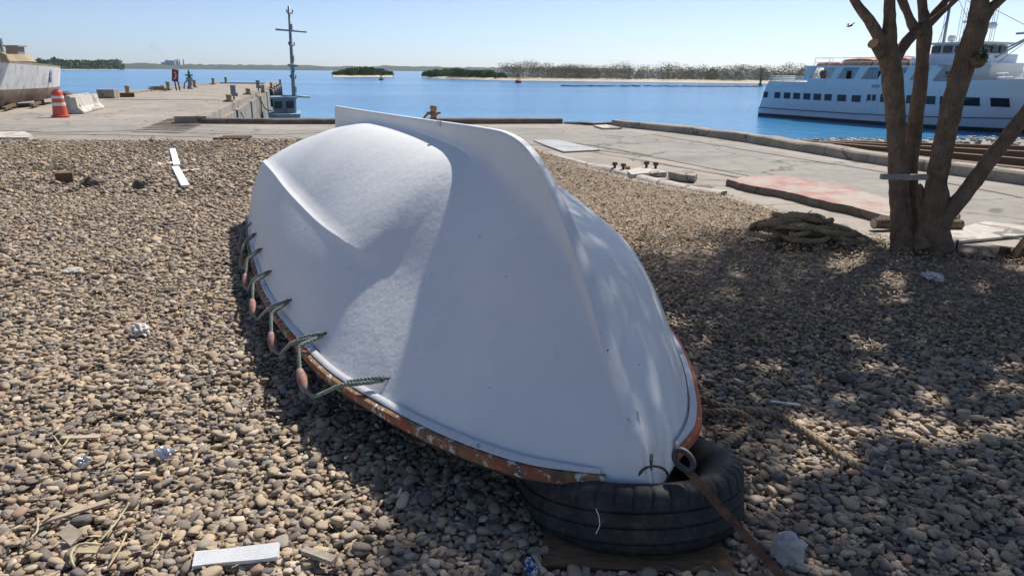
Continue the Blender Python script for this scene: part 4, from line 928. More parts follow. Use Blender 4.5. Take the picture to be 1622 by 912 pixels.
# ============================================================ TYRE, TIMBER, BAR, ROCK
TC = Vector((.445, 2.275, -.073)); tr = .40; th = .24
tilt = Matrix.Rotation(R(-14), 3, 'X') @ Matrix.Rotation(R(-1.5), 3, 'Y')
tyre = thing('tyre', TC, 'worn black tyre lying flat under the boat bow', 'tyre')
NT = 288
prof = [(tr - .165, .05), (tr - .155, .02), (tr - .10, -.002), (tr - .045, .004), (tr - .02, .018), (tr - .006, .035)]
gz = [.062, .112, .162]; z = .035
for g in gz: prof += [(tr + .004, g - .006), (tr - .004, g - .003), (tr - .004, g + .003), (tr + .004, g + .006)]
i_sh0 = len(prof); prof += [(tr + .001, th - .032), (tr - .008, th - .017), (tr - .03, th - .005)]; i_sh1 = len(prof)
prof += [(tr - .055, th - .003), (tr - .10, th - .022), (tr - .14, th - .05), (tr - .165, th - .085), (tr - .168, th - .1), (tr - .15, th - .11), (tr - .10, th - .06), (tr - .03, th - .04), (tr - .02, .05), (tr - .10, .02), (tr - .15, .035), (tr - .165, .05)]
def tf(i, j, r_):
    w_ = 1 + .006 * math.sin(j * 2 * math.pi / NT * 2 + .7) + .004 * math.sin(j * 2 * math.pi / NT * 5)
    if i_sh0 <= i < i_sh1 and j % 7 == 0: return (r_ - .010) * w_
    if 2 < i < 5 and j % 7 == 3: return (r_ - .010) * w_
    return r_ * w_
MB().lathe(prof, TC, NT, tilt, tf).build('tread_and_sidewall', M['tyre'], tyre, True, 32)
m = MB(); m.tube([aty(944, 805, TC.y - tr - .012), aty(949, 818, TC.y - tr - .014), aty(950, 832, TC.y - tr - .014), aty(944, 845, TC.y - tr - .01)], .0014, 5); m.build('white_thread', M['foam'], tyre)
def roughboard(c, sz, rz, name, mat, seed=0, tl=(0, 0), jag=.12, nx=24, parent=None):
    m = MB(); rm = Matrix.Rotation(rz, 3, 'Z') @ Matrix.Rotation(tl[0], 3, 'X') @ Matrix.Rotation(tl[1], 3, 'Y'); rows = []
    for i in range(nx + 1):
        x = lerp(-.5, .5, i / nx) * sz[0]; j = lambda k: 1 + jag * noise.noise(Vector((x * 6, k * 3.3, seed)))
        rows.append([Vector(c) + rm @ Vector((x + .02 * jag * noise.noise(Vector((k * 9, seed, i == 0))), py * sz[1] / 2 * j(k), pz * sz[2] / 2 * j(k + 5))) for k, (py, pz) in enumerate(((-1, -1), (1, -1), (1, .8), (.92, 1), (-.92, 1), (-1, .8)))])
    m.grid(rows, True); m.add(rows[0], [tuple(range(6))]); m.add(rows[-1], [tuple(range(5, -1, -1))])
    return m.build(name, M[mat], parent, True, 30)
a, b = at(863, 880, .03), at(1160, 893, .03); c = (a + b) / 2
tag(roughboard((c.x, c.y + .115, -.002), ((b - a).length, .29, .05), math.atan2((b - a).y, (b - a).x), 'timber_plank', 'wood', 3, jag=.06), 'thick brown timber plank under the tyre', 'plank')
# rusty bar with an eye
e = aty(1083, 728, 2.02); g = at(1262, 940, .03); d = (g - e).normalized()
rb = thing('iron_bar', g, 'rusty iron bar with a forged eye leaning on the tyre', 'iron bar')
up_ = d.cross(Vector((0, 1, 0))).normalized(); xs_ = up_
m = MB(); cen = e; pts = []
for t_ in np.linspace(0, 2 * math.pi, 29): pts.append(cen + d * (math.cos(t_) * -.036) + up_ * math.sin(t_) * .024)
m.tube(pts, .0095, 10, False); m.build('eye', M['iron'], rb, True)
m = MB(); m.bar(e + d * .03 - up_ * .012, g, .026, .013, up=(0, -1, .3)); m.build('shaft', M['rust'], rb)
p = at(1250, 900, 0); m = MB(); blob(m, p + Vector((0, .02, .055)), (.052, .05, .06), Matrix.Rotation(R(18), 3, 'Y'), .6, 1.5, 11, ICO3, .9)
tag(m.build('pale_rock', M['rock'], smooth=True, sharp=28), 'pale angular rock beside the rusty bar', 'rock')
# thick ropes on the gravel right of the bow
m = MB(); rope(m, [at(1085, 628, .03), at(1115, 634, .06), at(1150, 645, .055), at(1180, 648, .055), at(1225, 655, .05), at(1262, 674, .05), at(1300, 700, .05), at(1330, 722, .045), at(1365, 742, .03)], .0175, n=7)
tag(m.build('mooring_rope', M['ropebrown'], smooth=True), 'thick twisted brown rope curving over the gravel right of the bow', 'rope')
m = MB(); rope(m, [at(1090, 652, .04), at(1130, 652, .05), at(1165, 652, .07), at(1188, 664, .07), at(1190, 676, .055), at(1165, 692, .05), at(1140, 706, .05), at(1110, 722, .05)], .0165, n=7)
tag(m.build('rope_end', M['ropebrown'], smooth=True), 'short brown rope loop running back behind the tyre', 'rope')

# ============================================================ ROPE COIL
m = MB(); C0 = at(1264, 386, 0); pts = []
random.seed(21)
for lp in range(15):
    ph = random.uniform(0, 6); cx, cy = random.uniform(-.22, .22), random.uniform(-.10, .14); ra, rb_ = random.uniform(.22, .42), random.uniform(.10, .24)
    if lp > 10: ra *= .6; rb_ *= .8
    rot_ = random.uniform(-.35, .35); zb = .03 + .012 * lp
    for q in range(11):
        a = ph + q / 11 * 2 * math.pi; x_ = ra * math.cos(a); y_ = rb_ * math.sin(a)
        hx_ = 1 - min(1, ((cx + x_) / .62) ** 2 + ((cy + y_) / .4) ** 2)
        pts.append(C0 + Vector((cx + x_ * math.cos(rot_) - y_ * math.sin(rot_), cy + x_ * math.sin(rot_) + y_ * math.cos(rot_), .03 + max(0, hx_) * (.014 * lp + .035) + .03 * random.random())))
rope(m, pts, .027, n=5, ds=6)
pts = [C0 + Vector((.25 + .02 * k, -.02 + .1 * math.sin(k), .07 + .02 * math.cos(k * 2))) for k in range(3)] + [C0 + Vector((.45, .03, .12)), C0 + Vector((.58, -.05, .07)), C0 + Vector((.66, -.12, .03))]
rope(m, pts, .027, n=5, ds=6)
for k in range(10):
    p = C0 + Vector((-.05 + .035 * k + random.uniform(-.02, .02), .12 + random.uniform(-.03, .03), .17)); m.tube([p, p + Vector((random.uniform(-.03, .03), .01, .05)), p + Vector((random.uniform(-.06, .06), 0, random.uniform(.07, .12)))], [.012, .009, .004], 6)
tag(m.build('rope_coil', M['ropebrown'], smooth=True), 'heap of thick coiled brown rope on the ground beside the tree', 'rope')

# ============================================================ TREE
tree = thing('tree', at(1450, 396), 'brown forked tree with four trunks at the right edge of the gravel', 'tree')
m = MB()
def trunk(pix, sd_, n=16):
    """(u, v, Y, radius px)"""
    P = [aty(u, v, Y) for u, v, Y, r_ in pix]; rr = [r_ * Y / FPX * .85 for u, v, Y, r_ in pix]
    S_ = spline(P, .045); f = tab([(i, r_) for i, r_ in enumerate(rr)]); out = []
    cnt = []; 
    for i in range(len(P) - 1): cnt.append(max(2, int((P[i+1] - P[i]).length / .045)))
    k = 0; rad = []
    for i, c_ in enumerate(cnt):
        for j in range(c_): rad.append(f(i + j / c_))
    rad.append(rr[-1]); m.tube(S_, rad, n, True, .17, sd_)
trunk([(1431, 402, 6.12, 28), (1431, 380, 6.15, 22), (1425, 320, 6.18, 17.5), (1421, 250, 6.2, 16), (1419, 190, 6.2, 16.5), (1414, 140, 6.2, 17), (1410, 100, 6.2, 18), (1407, 70, 6.2, 15), (1409, 35, 6.2, 10.5), (1409, 0, 6.2, 9), (1415, -90, 6.25, 8), (1430, -260, 6.4, 6), (1420, -420, 6.6, 3)], 1)
trunk([(1402, 85, 6.2, 12), (1393, 60, 6.18, 10), (1376, 32, 6.15, 8.5), (1352, -2, 6.1, 7.5), (1310, -90, 6.0, 6), (1270, -220, 5.8, 4), (1240, -340, 5.6, 2)], 2, 12)
trunk([(1395, 88, 6.12, 9), (1389, 76, 6.08, 8.5), (1384, 70, 6.05, 7.5)], 3, 10)
trunk([(1418, 92, 6.22, 11), (1432, 72, 6.28, 9.5), (1446, 56, 6.35, 9.5), (1462, 42, 6.42, 10)], 4, 12)
trunk([(1443, 400, 6.3, 24), (1440, 370, 6.32, 18), (1440, 300, 6.36, 14.5), (1445, 230, 6.4, 13.5), (1456, 150, 6.42, 12), (1461, 90, 6.43, 11), (1464, 55, 6.44, 12.5), (1464, 30, 6.44, 9), (1460, 0, 6.44, 7.5), (1452, -120, 6.5, 6), (1470, -300, 6.6, 4), (1480, -430, 6.7, 2)], 5)
trunk([(1455, 52, 6.42, 9), (1444, 38, 6.38, 8), (1437, 20, 6.35, 6.5), (1428, -2, 6.3, 7), (1390, -110, 6.1, 5), (1350, -260, 5.9, 3)], 6, 12)
trunk([(1466, 44, 6.44, 9), (1482, 20, 6.44, 6.5), (1502, -4, 6.44, 5.5), (1560, -100, 6.5, 4.5), (1620, -260, 6.6, 3)], 7, 12)
trunk([(1470, 40, 6.4, 7), (1492, 20, 6.36, 4.5), (1515, -1, 6.3, 4), (1590, -80, 6.1, 3.5), (1650, -200, 5.8, 2)], 8, 10)
trunk([(1484, 402, 6.05, 30), (1482, 375, 6.05, 25), (1482, 330, 6.05, 21), (1487, 270, 6.05, 18), (1497, 215, 6.05, 18), (1508, 170, 6.05, 18), (1521, 120, 6.05, 18), (1533, 85, 6.05, 18.5), (1545, 50, 6.05, 18), (1551, 20, 6.05, 16.5), (1552, 0, 6.05, 14), (1560, -90, 6.0, 12), (1590, -250, 5.9, 8), (1600, -420, 5.8, 4)], 9)
trunk([(1555, 32, 6.05, 12), (1570, 12, 6.04, 9), (1588, -3, 6.02, 8), (1650, -60, 5.9, 7), (1760, -180, 5.6, 5), (1850, -330, 5.2, 2.5)], 10, 12)
trunk([(1486, 365, 6.02, 17), (1503, 335, 6.0, 15.5), (1525, 310, 5.98, 14), (1555, 270, 5.95, 13.5), (1590, 225, 5.9, 13), (1625, 180, 5.86, 12.5), (1700, 80, 5.75, 11), (1800, -60, 5.6, 9), (1900, -250, 5.4, 6), (1960, -420, 5.2, 3)], 11)
trunk([(1459, 372, 6.1, 8), (1460, 330, 6.1, 6), (1459, 300, 6.1, 5.5), (1456, 292, 6.1, 3)], 12, 10)
trunk([(1548, 98, 5.96, 14), (1556, 92, 5.9, 9), (1560, 90, 5.86, 5)], 13, 10)
trunk([(1466, 398, 6.0, 20), (1462, 380, 6.06, 18), (1460, 350, 6.12, 8)], 14, 12)
m.build('trunk', M['bark'], tree, True, 60)
p = aty(1383, 69.5, 6.045); MB().tube([p, p + Vector((-.006, -.004, .004))], .042, 10).build('cut_face', M['cutwood'], tree)
# crown: limbs and many leaves (above the picture, it throws the dappled shade)
rng2 = np.random.default_rng(11)
CC = np.array((4.5, 6.15, 4.6)); CR = np.array((3.4, 3.6, 1.3)); V = []; F = []
ncl = 0
while ncl < 1350:
    c = rng2.uniform(-1, 1, 3)
    if (c ** 2).sum() > 1: continue
    p = CC + c * CR
    if p[2] < 2.75: continue
    if p[0] < 1.5: continue
    ncl += 1; k = 56; rad = rng2.uniform(.16, .36)
    L0 = p + rng2.normal(0, 1, (k, 3)) * rad * np.array((1, 1, .6))
    for q in L0:
        if q[0] < 1.68 + .28 * max(0, q[1] - 5.6): continue
        gx, gy = q[0] - .415 * q[2], q[1] - .665 * q[2]
        if noise.noise(Vector((gx * 1.25, gy * 1.25, 4))) + .75 * noise.noise(Vector((gx * 4.2, gy * 4.2, 9))) < -.36: continue
        d1 = rng2.normal(0, 1, 3); d1[2] *= .6; d1 /= np.linalg.norm(d1); d2 = np.cross(d1, rng2.normal(0, 1, 3)); d2 /= np.linalg.norm(d2); s_ = rng2.uniform(.035, .06); o = len(V)
        V += [q - d1 * s_, q + d2 * s_ * .5, q + d1 * s_, q - d2 * s_ * .5]; F.append((o, o+1, o+2, o+3))
m = MB(); m.v = [tuple(v) for v in V]; m.f = F; m.mi = [0] * len(F); m.build('crown', M['leaf'], tree)
# leaf tuft sprouting from the trunk knot
m = MB(); p = aty(1553, 88, 5.9)
for k in range(60):
    d1 = Vector((random.gauss(0, 1), random.gauss(0, 1), random.gauss(0, 1))).normalized(); d2 = d1.orthogonal().normalized(); q = p + Vector((random.gauss(0, .025), -.03 + random.gauss(0, .015), random.gauss(0, .025)))
    m.add([q - d1 * .022, q + d2 * .009, q + d1 * .022, q - d2 * .009], [(0, 1, 2, 3)])
m.build('leaf_sprout', M['leaf'], tree)
# board across the trunks
a, b = aty(1396, 279, 5.98), aty(1468, 281.5, 5.98)
tag(roughboard((a + b) / 2, ((b - a).length, .05, .045), math.atan2((b - a).y, (b - a).x), 'grey_board', 'greywood', 5, jag=.1), 'short grey board fixed across the tree trunks', 'board')
# cut logs behind the trunks, flat stone and stake at the foot, post at the picture's right edge
for k, (u, v, L_, r_, az, lab) in enumerate(((1402, 353, .26, .055, .2, 'left of the trunks with its pale cut end showing'), (1418, 350, .3, .05, -.3, 'close behind the left trunk'), (1508, 346, .24, .06, .9, 'right of the trunks'), (1500, 356, .3, .05, .1, 'darker and flat on the ground right of the trunks'))):
    p = at(u, v, r_); d = Vector((math.cos(az), math.sin(az), 0)); t = thing('log', p - Vector((0, 0, r_)), f'short cut log {lab}', 'log', 'cut logs by the tree')
    mm = MB(); mm.tube([lerp(p - d * L_ / 2, p + d * L_ / 2, q) for q in np.linspace(0, 1, 7)], r_, 12, True, .12, k); mm.build('bark_body', M['bark'], t, True, 50)
    MB().tube([p - d * (L_ / 2 + .004), p - d * (L_ / 2)], r_ * .86, 12).build('cut_end', M['palewood'], t)
p = at(1560, 402, .0); mm = MB(); blob(mm, p + Vector((0, 0, .01)), (.38, .22, .05), None, .25, 2, 8); tag(mm.build('flat_stone', M['concdark'], smooth=True, sharp=35), 'flat dark stone slab right of the tree foot', 'stone')
p = at(1514, 405); tag(MB().tube([p, p + Vector((-.01, 0, .14))], [.011, .009], 8).build('iron_stake', M['rust']), 'thin dark iron stake at the foot of the tree', 'stake')
p = at(1589, 410); tag(MB().box(p + Vector((0, 0, .05)), (.07, .07, .10), .3, taper=.8).build('rusty_stub', M['rust']), 'small square rusty stub beside the brown post', 'stub')
a = at(1612, 414); tag(MB().bar(a, a + Vector((.42, .1, .62)), .13, .10, up=(0, -1, .2)).build('leaning_post', M['rust']), 'dark red brown post leaning at the right picture edge', 'post')

# ============================================================ ANCHOR BOLTS ON THEIR FOOTINGS
for k, (u, v, hp, lab) in enumerate(((973.5, 270, 12, 'leftmost of four'), (987, 272, 12, 'second from left'), (1023.5, 270, 13.5, 'third from left'), (1038, 271, 13, 'rightmost of four'))):
    p = at(u, v); h = hp * p.y / FPX * 1.05; t = thing('anchor_bolt', p, f'rusty iron anchor bolt standing by the road, {lab}', 'bolt', 'anchor bolts by the road')
    MB().tube([p, p + Vector((0, 0, h))], .021, 8).build('shank', M['rust'], t, True, 40)
    MB().tube([p + Vector((0, 0, h * .66)), p + Vector((0, 0, h))], .042, 6).build('nut', M['rust'], t)
    MB().tube([p, p + Vector((0, 0, .015))], .04, 8).build('washer', M['rust'], t)
tag(MB().prism([at(*q) for q in ((993, 275), (1010, 270), (1052, 273), (1056, 278), (1020, 279), (1000, 281))], -.01, .045).build('bolt_footing', M['conclight']), 'low pale concrete footing beside the anchor bolts', 'footing')
tag(MB().prism([at(*q) for q in ((1058, 281), (1092, 279), (1104, 284), (1100, 288), (1080, 286))], -.01, .085).build('concrete_offcut', M['conc']), 'wedge shaped concrete offcut right of the anchor bolts', 'block')
tag(MB().box(at(994, 268) + Vector((0, 0, .02)), (.07, .05, .05), .3).build('yellow_lump', M['ochre']), 'small ochre yellow lump between the anchor bolts', 'debris')
kerb([at(870, 248), at(930, 262), at(985, 275), at(1050, 291), at(1140, 308)], .14, .03, M['conclight'], -1, 'edging', 'k', .02)
# ============================================================ LITTER ON THE GRAVEL
def chip(u, v, sz, rz, mat, name, lab, cat, tl=(0, 0), z=.035, jag=.3, seed=0): return tag(roughboard(at(u, v, z), sz, rz, name, mat, seed, tl, jag, 14), lab, cat)
a, b = at(273, 236, .05), at(290, 296, .05); ang = math.atan2((b - a).y, (b - a).x)
wp = thing('white_plank', (a + b) / 2, 'narrow white painted plank with broken cross pieces lying on the gravel', 'plank')
roughboard(lerp(a, b, .27), ((b - a).length * .52, .10, .03), ang, 'board', 'foam', 1, parent=wp, jag=.05); roughboard(lerp(a, b, .78), ((b - a).length * .42, .10, .03), ang + .03, 'board', 'foam', 2, parent=wp, jag=.05)
roughboard(at(301, 270, .05), (.30, .06, .02), .9, 'cross_piece', 'foam', 3, parent=wp); roughboard(at(271, 258, .05), (.14, .09, .02), 1.2, 'cross_piece', 'foam', 4, parent=wp); roughboard(at(285, 262, .065), (.2, .04, .02), .2, 'cross_piece', 'greywood', 5, parent=wp)
chip(375, 879, (.255, .052, .018), R(10), 'foam', 'foam_strip', 'white foam strip with torn edge in the near gravel', 'foam', (R(25), R(-3)), .045, .22)
chip(120, 810, (.20, .022, .008), R(30), 'palewood', 'wood_splinter', 'long pale wood splinter in the lower left gravel', 'wood', (0, R(-6)), .045, .6)
chip(128, 692, (.15, .028, .008), R(8), 'palewood', 'bark_chip', 'flat pale bark chip lying left of the foil', 'wood', (0, 0), .04, .5)
chip(505, 879, (.12, .03, .016), R(-22), 'greywood', 'wood_chip', 'grey split wood chip in the near gravel below the shadow', 'wood', (0, 0), .045, .4)
chip(680, 905, (.07, .018, .012), R(-55), 'greywood', 'wood_sliver', 'small grey wood sliver at the bottom edge', 'wood', (0, 0), .045, .4)
chip(852, 893, (.07, .014, .014), R(-60), 'greywood', 'grey_stick', 'short grey stick beside the blue wrapper', 'wood', (0, R(20)), .05, .3)
chip(1244, 638, (.13, .012, .006), R(-15), 'foil', 'metal_strip', 'thin bright metal strip on the gravel above the rope', 'metal', (0, 0), .05, .2)
chip(112, 845, (.07, .05, .006), R(-30), 'palewood', 'dry_leaf', 'curled tan dry leaf with dark holes in the lower left', 'leaf', (R(25), R(15)), .05, .7)
chip(140, 870, (.06, .03, .006), R(5), 'straw', 'leaf_scrap', 'pale leaf scrap beside the curved root', 'leaf', (R(10), 0), .045, .6)
def lump(u, v, sz, mat, name, lab, cat, z=.04, rough=.5, seed=1, fr=2.2): mm = MB(); blob(mm, at(u, v, z), sz, Matrix.Rotation(seed, 3, 'Z'), rough, fr, seed); return tag(mm.build(name, M[mat], smooth=True, sharp=25), lab, cat)
lump(259, 716, (.042, .02, .022), 'foil', 'foil_scrap', 'crumpled silver foil scrap on the sunlit gravel', 'foil', .045, .7, 3, 3)
lump(133, 730, (.022, .016, .02), 'foil', 'foil_ball', 'small crumpled silver ball left of the foil scrap', 'foil', .045, .7, 4, 3)
lump(842, 897, (.03, .018, .02), 'blue', 'blue_wrapper', 'crumpled blue and white wrapper beside the plank', 'wrapper', .045, .7, 5, 3)
lump(222, 522, (.06, .042, .03), 'rock', 'white_clump', 'lumpy whitish clump in the middle of the sunlit gravel', 'clump', .05, .8, 6, 3)
lump(116, 428, (.06, .04, .018), 'rock', 'white_scrap', 'small flat white scrap in the left gravel', 'scrap', .04, .6, 7, 2)
lump(1478, 438, (.09, .05, .03), 'foil', 'grey_white_scrap', 'whitish crumpled scrap in the shade below the tree', 'scrap', .04, .7, 8, 3)
lump(222, 294, (.11, .08, .08), 'concdark', 'grey_stone', 'grey stone standing proud of the far left gravel', 'stone', .05, .4, 9)
lump(146, 290, (.13, .1, .09), 'concdark', 'brown_stone', 'brown grey stone right of the dark wooden block', 'stone', .05, .4, 10)
lump(1340, 598, (.05, .03, .025), 'concdark', 'dark_stone', 'smooth dark stone in the dappled shade', 'stone', .045, .15, 12, 1)
p = at(104, 291, 0); tag(MB().box(p + Vector((0, 0, .07)), (.2, .22, .17), .5).build('wooden_block', M['wood']), 'small dark brown wooden block in the far left gravel', 'block')
random.seed(5)
for k, pp in enumerate((((118, 898), (112, 880), (120, 866), (136, 860), (160, 862)), ((155, 860), (180, 832), (197, 808), (205, 795)), ((170, 900), (190, 868), (200, 845)), ((85, 690), (98, 706), (110, 692)), ((40, 860), (58, 842), (60, 820)), ((232, 880), (250, 862), (258, 840)), ((165, 752), (185, 738), (205, 728)), ((1340, 650), (1352, 640), (1362, 628)), ((1345, 870), (1360, 860), (1370, 852)))):
    tag(MB().tube(spline([at(u, v, .045 + .012 * (i % 2)) for i, (u, v) in enumerate(pp)], .02), .0032 if k else .0042, 6).build('dry_root', M['straw'], smooth=True), ['pale curved root in the lower left corner', 'long straight pale root running up from the curved root', 'thin bent pale root right of the curved root', 'thin pale twig by the bark chip', 'thin hooked twig at the left edge', 'thin angled twig left of the foam strip', 'thin straight twig below the foil ball', 'thin dry stalk in the dappled shade above the rope', 'short pale stalk near the lower right gravel'][k], 'twig', 'dry roots and twigs')
# ============================================================ PEBBLES AND GROUND LITTER
def variants(nm, k, fn):
    c = bpy.data.collections.new(nm); out = []
    for i in range(k): out.append(fn(i))
    for me in out: c.objects.link(bpy.data.objects.new(me.name, me))
    return c, out
def pebble_mesh(i):
    m = MB(); random.seed(100 + i)
    blob(m, (0, 0, 0), (.5 * random.uniform(.9, 1.15), .5 * random.uniform(.66, .92), .5 * random.uniform(.30, .52)), Matrix.Rotation(random.uniform(-.2, .2), 3, 'X'), random.uniform(.26, .55), random.uniform(.9, 1.7), i * 3 + 1, ICO2, random.choice((.74, .8, .86, 1.2)))
    me = bpy.data.meshes.new('pebble'); me.from_pydata(m.v, [], m.f); me.materials.append(M['pebble']); me.polygons.foreach_set('use_smooth', [True] * len(m.f)); me.update(); return me
PC, PM = variants('pebble_shapes', 14, pebble_mesh)
def flake_mesh(i):
    random.seed(300 + i); L_, w_ = random.uniform(.7, 1.2), random.uniform(.16, .42); cz = random.uniform(-.12, .2); vs = []
    for k in range(5):
        t_ = k / 4; x = (t_ - .5) * L_; ww = w_ * math.sin(math.pi * (.12 + .76 * t_)) * .5; z = cz * (1 - (2 * t_ - 1) ** 2); vs += [(x, -ww, z), (x, ww, z + .06 * random.uniform(-1, 1))]
    me = bpy.data.meshes.new('flake'); me.from_pydata(vs, [], [(2*k, 2*k+2, 2*k+3, 2*k+1) for k in range(4)]); me.materials.append(M['litter']); me.update(); return me
FC, FM = variants('flake_shapes', 8, flake_mesh)
def blade_mesh(i):
    random.seed(500 + i); h = 1.0; b = random.uniform(.2, .7); vs = []
    for k in range(4):
        t_ = k / 3; vs += [(b * t_ * t_ - .03 * (1 - t_), 0, h * t_), (b * t_ * t_ + .03 * (1 - t_), 0, h * t_)]
    me = bpy.data.meshes.new('blade'); me.from_pydata(vs, [], [(2*k, 2*k+1, 2*k+3, 2*k+2) for k in range(3)]); me.materials.append(M['straw'] if i < 4 else M['grass']); me.update(); return me
BC, BMs = variants('blade_shapes', 6, blade_mesh)
NG = bpy.data.node_groups.new('scatter', 'GeometryNodeTree')
def scatter_group(coll):
    g = bpy.data.node_groups.new('scatter_' + coll.name, 'GeometryNodeTree')
    g.interface.new_socket('Geometry', in_out='INPUT', socket_type='NodeSocketGeometry'); g.interface.new_socket('Geometry', in_out='OUTPUT', socket_type='NodeSocketGeometry')
    a = g.nodes.new('NodeGroupInput'); z = g.nodes.new('NodeGroupOutput'); ins = g.nodes.new('GeometryNodeInstanceOnPoints'); ci = g.nodes.new('GeometryNodeCollectionInfo')
    ci.inputs[0].default_value = coll; ci.inputs[1].default_value = True; ci.inputs[2].default_value = True
    def na(nm, ty):
        q = g.nodes.new('GeometryNodeInputNamedAttribute'); q.data_type = ty; q.inputs[0].default_value = nm; return q.outputs[0]
    er = g.nodes.new('FunctionNodeEulerToRotation'); g.links.new(na('rot', 'FLOAT_VECTOR'), er.inputs[0])
    g.links.new(a.outputs[0], ins.inputs['Points']); g.links.new(ci.outputs[0], ins.inputs['Instance']); ins.inputs['Pick Instance'].default_value = True
    g.links.new(na('idx', 'INT'), ins.inputs['Instance Index']); g.links.new(er.outputs[0], ins.inputs['Rotation']); g.links.new(na('scl', 'FLOAT_VECTOR'), ins.inputs['Scale'])
    g.links.new(ins.outputs[0], z.inputs[0]); return g
def scatter(name, P, rot, scl, idx, coll, parent=None):
    me = bpy.data.meshes.new(name); me.vertices.add(len(P)); me.vertices.foreach_set('co', P.astype(np.float32).ravel())
    for nm, ty, d in (('rot', 'FLOAT_VECTOR', rot), ('scl', 'FLOAT_VECTOR', scl)):
        at_ = me.attributes.new(nm, ty, 'POINT'); at_.data.foreach_set('vector', d.astype(np.float32).ravel())
    at_ = me.attributes.new('idx', 'INT', 'POINT'); at_.data.foreach_set('value', idx.astype(np.int32))
    me.update(); o = bpy.data.objects.new(name, me); COL.objects.link(o); md = o.modifiers.new('scatter', 'NODES'); md.node_group = scatter_group(coll)
    if parent: o.parent = parent
    return kind(o, 'stuff')
CMn = np.array(CM); 
def projn(P):
    c = (P - np.array(CP)) @ CMn; return 811 + FPX * c[:, 0] / -c[:, 2], 456 - FPX * c[:, 1] / -c[:, 2], -c[:, 2]
def grid_pts(x0, x1, y0, y1, sp_, g):
    nx, ny = int((x1 - x0) / sp_), int((y1 - y0) / (sp_ * .87)); i, j = np.meshgrid(np.arange(nx), np.arange(ny))
    X = x0 + (i + .5 * (j % 2)) * sp_; Y = y0 + j * sp_ * .87
    X = X + g.normal(0, sp_ * .22, X.shape); Y = Y + g.normal(0, sp_ * .22, Y.shape); return X.ravel(), Y.ravel()
g = np.random.default_rng(3)
def vnoise(X, Y, sc, sd_):   # cheap smooth noise from summed sines
    r_ = np.random.default_rng(sd_); out = np.zeros(len(X))
    for k in range(7):
        a = r_.uniform(0, 2*np.pi); f = sc * r_.uniform(.5, 1.8); out += np.sin((X * np.cos(a) + Y * np.sin(a)) * f + r_.uniform(0, 6))
    return out / 7
def keep(X, Y):
    ok = inpoly(X, Y, bedpoly)
    W = .80 * Y + .9; ok &= np.abs(X) < W
    s = (X - HB.x) * hn.x + (Y - HB.y) * hn.y; t = (X - HB.x) * hl.x + (Y - HB.y) * hl.y
    ok &= ~((s > .7) & (s < 5.4) & (np.abs(t) < .22 + .2 * np.minimum(s, 2)))
    ok &= ~(((X - TC.x) ** 2 + (Y - TC.y) ** 2) < .30 ** 2)
    ok &= ~((np.abs(X - .42) < .31) & (Y > 1.86) & (Y < 2.3))
    return ok
Ps, Ss = [], []
for (y0, y1, sp_, sz, lay) in ((1.25, 5.0, .0225, .0275, 1), (1.25, 5.0, .038, .031, 2), (5.0, 8.5, .029, .032, 1), (5.0, 8.5, .06, .035, 2), (8.5, 18, .05, .045, 1), (8.5, 18, .1, .048, 2)):
    wx = .8 * y1 + 1; X, Y = grid_pts(-wx, wx, y0, y1, sp_, g); k = keep(X, Y)
    # right far part: litter and earth cover the stones
    lit = np.clip((Y - 6.0 + .5 * vnoise(X, Y, 2.2, 4)) / 1.2, 0, 1) * np.clip((X + .4) / .8, 0, 1)
    lit2 = np.clip((Y - 3.3 + .7 * vnoise(X, Y, 2.6, 14)) / 1.6, 0, 1) * np.clip((X - .8) / .6, 0, 1)
    k &= g.uniform(0, 1, len(X)) > np.maximum(lit * .9, lit2 * .8)
    if y0 > 8: k &= g.uniform(0, 1, len(X)) > .55 * np.clip(vnoise(X, Y, 1.1, 9) + .25, 0, 1) * 1.2
    if lay == 2: k &= g.uniform(0, 1, len(X)) > .35
    X, Y = X[k], Y[k]; n_ = len(X)
    s = sz * np.exp(g.normal(0, .36, n_)); s = np.clip(s, sz * .45, sz * 2.1); s *= np.where((X > .8) & (Y > 3.6), .82, 1)
    big = g.uniform(0, 1, n_) > .985; s[big] *= 1.5
    und = .012 * vnoise(X, Y, 3.0, 2)
    Z = s * .22 + und + (.004 if lay == 1 else sz * .42) + g.normal(0, .004, n_)
    Ps.append(np.stack([X, Y, Z], 1)); Ss.append(s)
P = np.concatenate(Ps); S_ = np.concatenate(Ss); n_ = len(P)
rot = np.stack([g.normal(0, .27, n_), g.normal(0, .27, n_), g.uniform(0, 6.283, n_)], 1); scl = np.stack([S_ * g.uniform(.9, 1.25, n_), S_, S_ * g.uniform(.8, 1.15, n_)], 1); idx = g.integers(0, len(PM), n_)
u, v, dep = projn(P); vis = (u > 5) & (u < 1617) & (v > 100) & (v < 905); app = S_ / dep * vis
order = np.argsort(-app)[:300]; sel = np.zeros(n_, bool); sel[order] = True
for k in order:
    o = bpy.data.objects.new('pebble', PM[idx[k]]); COL.objects.link(o); o.parent = bed; o.location = P[k]; o.rotation_euler = rot[k]; o.scale = scl[k]
scatter('pebbles', P[~sel], rot[~sel], scl[~sel], idx[~sel], PC, bed)
print('PEBBLES', n_)
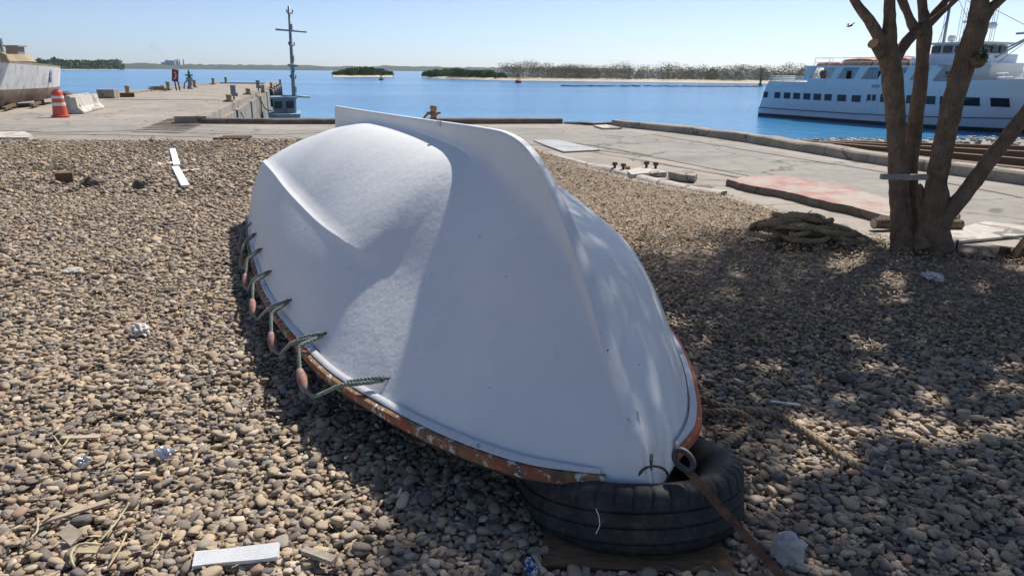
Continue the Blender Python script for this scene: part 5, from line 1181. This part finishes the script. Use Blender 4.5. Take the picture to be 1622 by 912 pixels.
# dry leaf and chip litter, mostly right and far
n0 = 420000; X = g.uniform(-13, 9, n0); Y = g.uniform(1.4, 17, n0); k = keep(X, Y)
dens = .035 + .9 * np.clip((Y - 5.6 + .5 * vnoise(X, Y, 2.2, 4)) / 1.5, 0, 1) * np.clip((X + .6) / 1.0, 0, 1) + .75 * np.clip((Y - 3.0 + .6 * vnoise(X, Y, 2.6, 14)) / 1.8, 0, 1) * 1.9 * np.clip((X - .8) / .7, 0, 1) + .3 * np.clip((Y - 10) / 3, 0, 1) * np.clip(vnoise(X, Y, .9, 5) + .4, 0, 1)
k &= g.uniform(0, 1, n0) < dens; X, Y = X[k], Y[k]; n1 = len(X); near = np.clip(1 - Y / 7, 0, 1)
P1 = np.stack([X, Y, .034 + .018 * near + g.uniform(0, .018, n1) + .012 * vnoise(X, Y, 3.0, 2)], 1); s1 = np.where((Y < 6) & (X > .8), g.uniform(.013, .040, n1), g.uniform(.02, .05, n1))
scatter('dry_litter', P1, np.stack([g.normal(0, .3, n1), g.normal(0, .3, n1), g.uniform(0, 6.283, n1)], 1), np.stack([s1, s1, s1], 1), g.integers(0, 8, n1), FC)
# dry grass: thin stems lying or standing in patches
n0 = 15000; X = g.uniform(-13, 6, n0); Y = g.uniform(1.6, 16, n0); k = keep(X, Y)
pt = .02 + .75 * np.clip((Y - 11.0) / 2.5, 0, 1) * (X < -2) * np.clip(vnoise(X, Y, 1.3, 6) + .3, 0, 1) + .25 * np.clip((2.6 - Y) / 1, 0, 1) * (X < -1.1) + .12 * (X > .8) * (Y < 6)
k &= g.uniform(0, 1, n0) < pt; X, Y = X[k], Y[k]
GX, GY, GI = [], [], []
for (uu, vv, rr_, cnt) in ((85, 272, .35, 260), (325, 243, .4, 160), (12, 303, .2, 60), (240, 222, .5, 80)):
    c = at(uu, vv); GX.append(c.x + g.normal(0, rr_ * .6, cnt)); GY.append(c.y + g.normal(0, rr_ * .35, cnt)); GI.append(np.where(g.uniform(0, 1, cnt) < .75, 5, 2))
n1 = len(X); X = np.concatenate([X] + GX); Y = np.concatenate([Y] + GY); I = np.concatenate([g.integers(0, 4, n1)] + GI); n2 = len(X)
flat = np.where(np.arange(n2) < n1, np.where(Y < 8, 1.35, .7), .35)
h = np.where(np.arange(n2) < n1, np.where(Y < 8, g.uniform(.04, .11, n2), g.uniform(.06, .17, n2)), g.uniform(.05, .13, n2))
wsc = np.where(Y < 8, .035, .14) 
scatter('dry_grass', np.stack([X, Y, np.full(n2, .03)], 1), np.stack([g.normal(0, 1, n2) * flat * .6, flat * g.uniform(.5, 1.1, n2), g.uniform(0, 6.283, n2)], 1), np.stack([h * 1.0, h, h], 1), I, BC)

# ============================================================ HAZE
mb = MB(); mb.box((0, 1900, 75), (7600, 4300, 157.6))
hz = mb.build('haze', None, base=False); kind(hz, 'stuff')
hn_ = N('haze_air'); hn_.t.nodes.remove(hn_.b); pv = hn_.n('ShaderNodeVolumePrincipled'); pv.inputs['Density'].default_value = .00008; pv.inputs['Color'].default_value = (.68, .84, 1.0, 1); pv.inputs['Anisotropy'].default_value = .3
hn_.l(pv.outputs[0], hn_.out.inputs['Volume']); hz.data.materials.clear(); hz.data.materials.append(hn_.m)
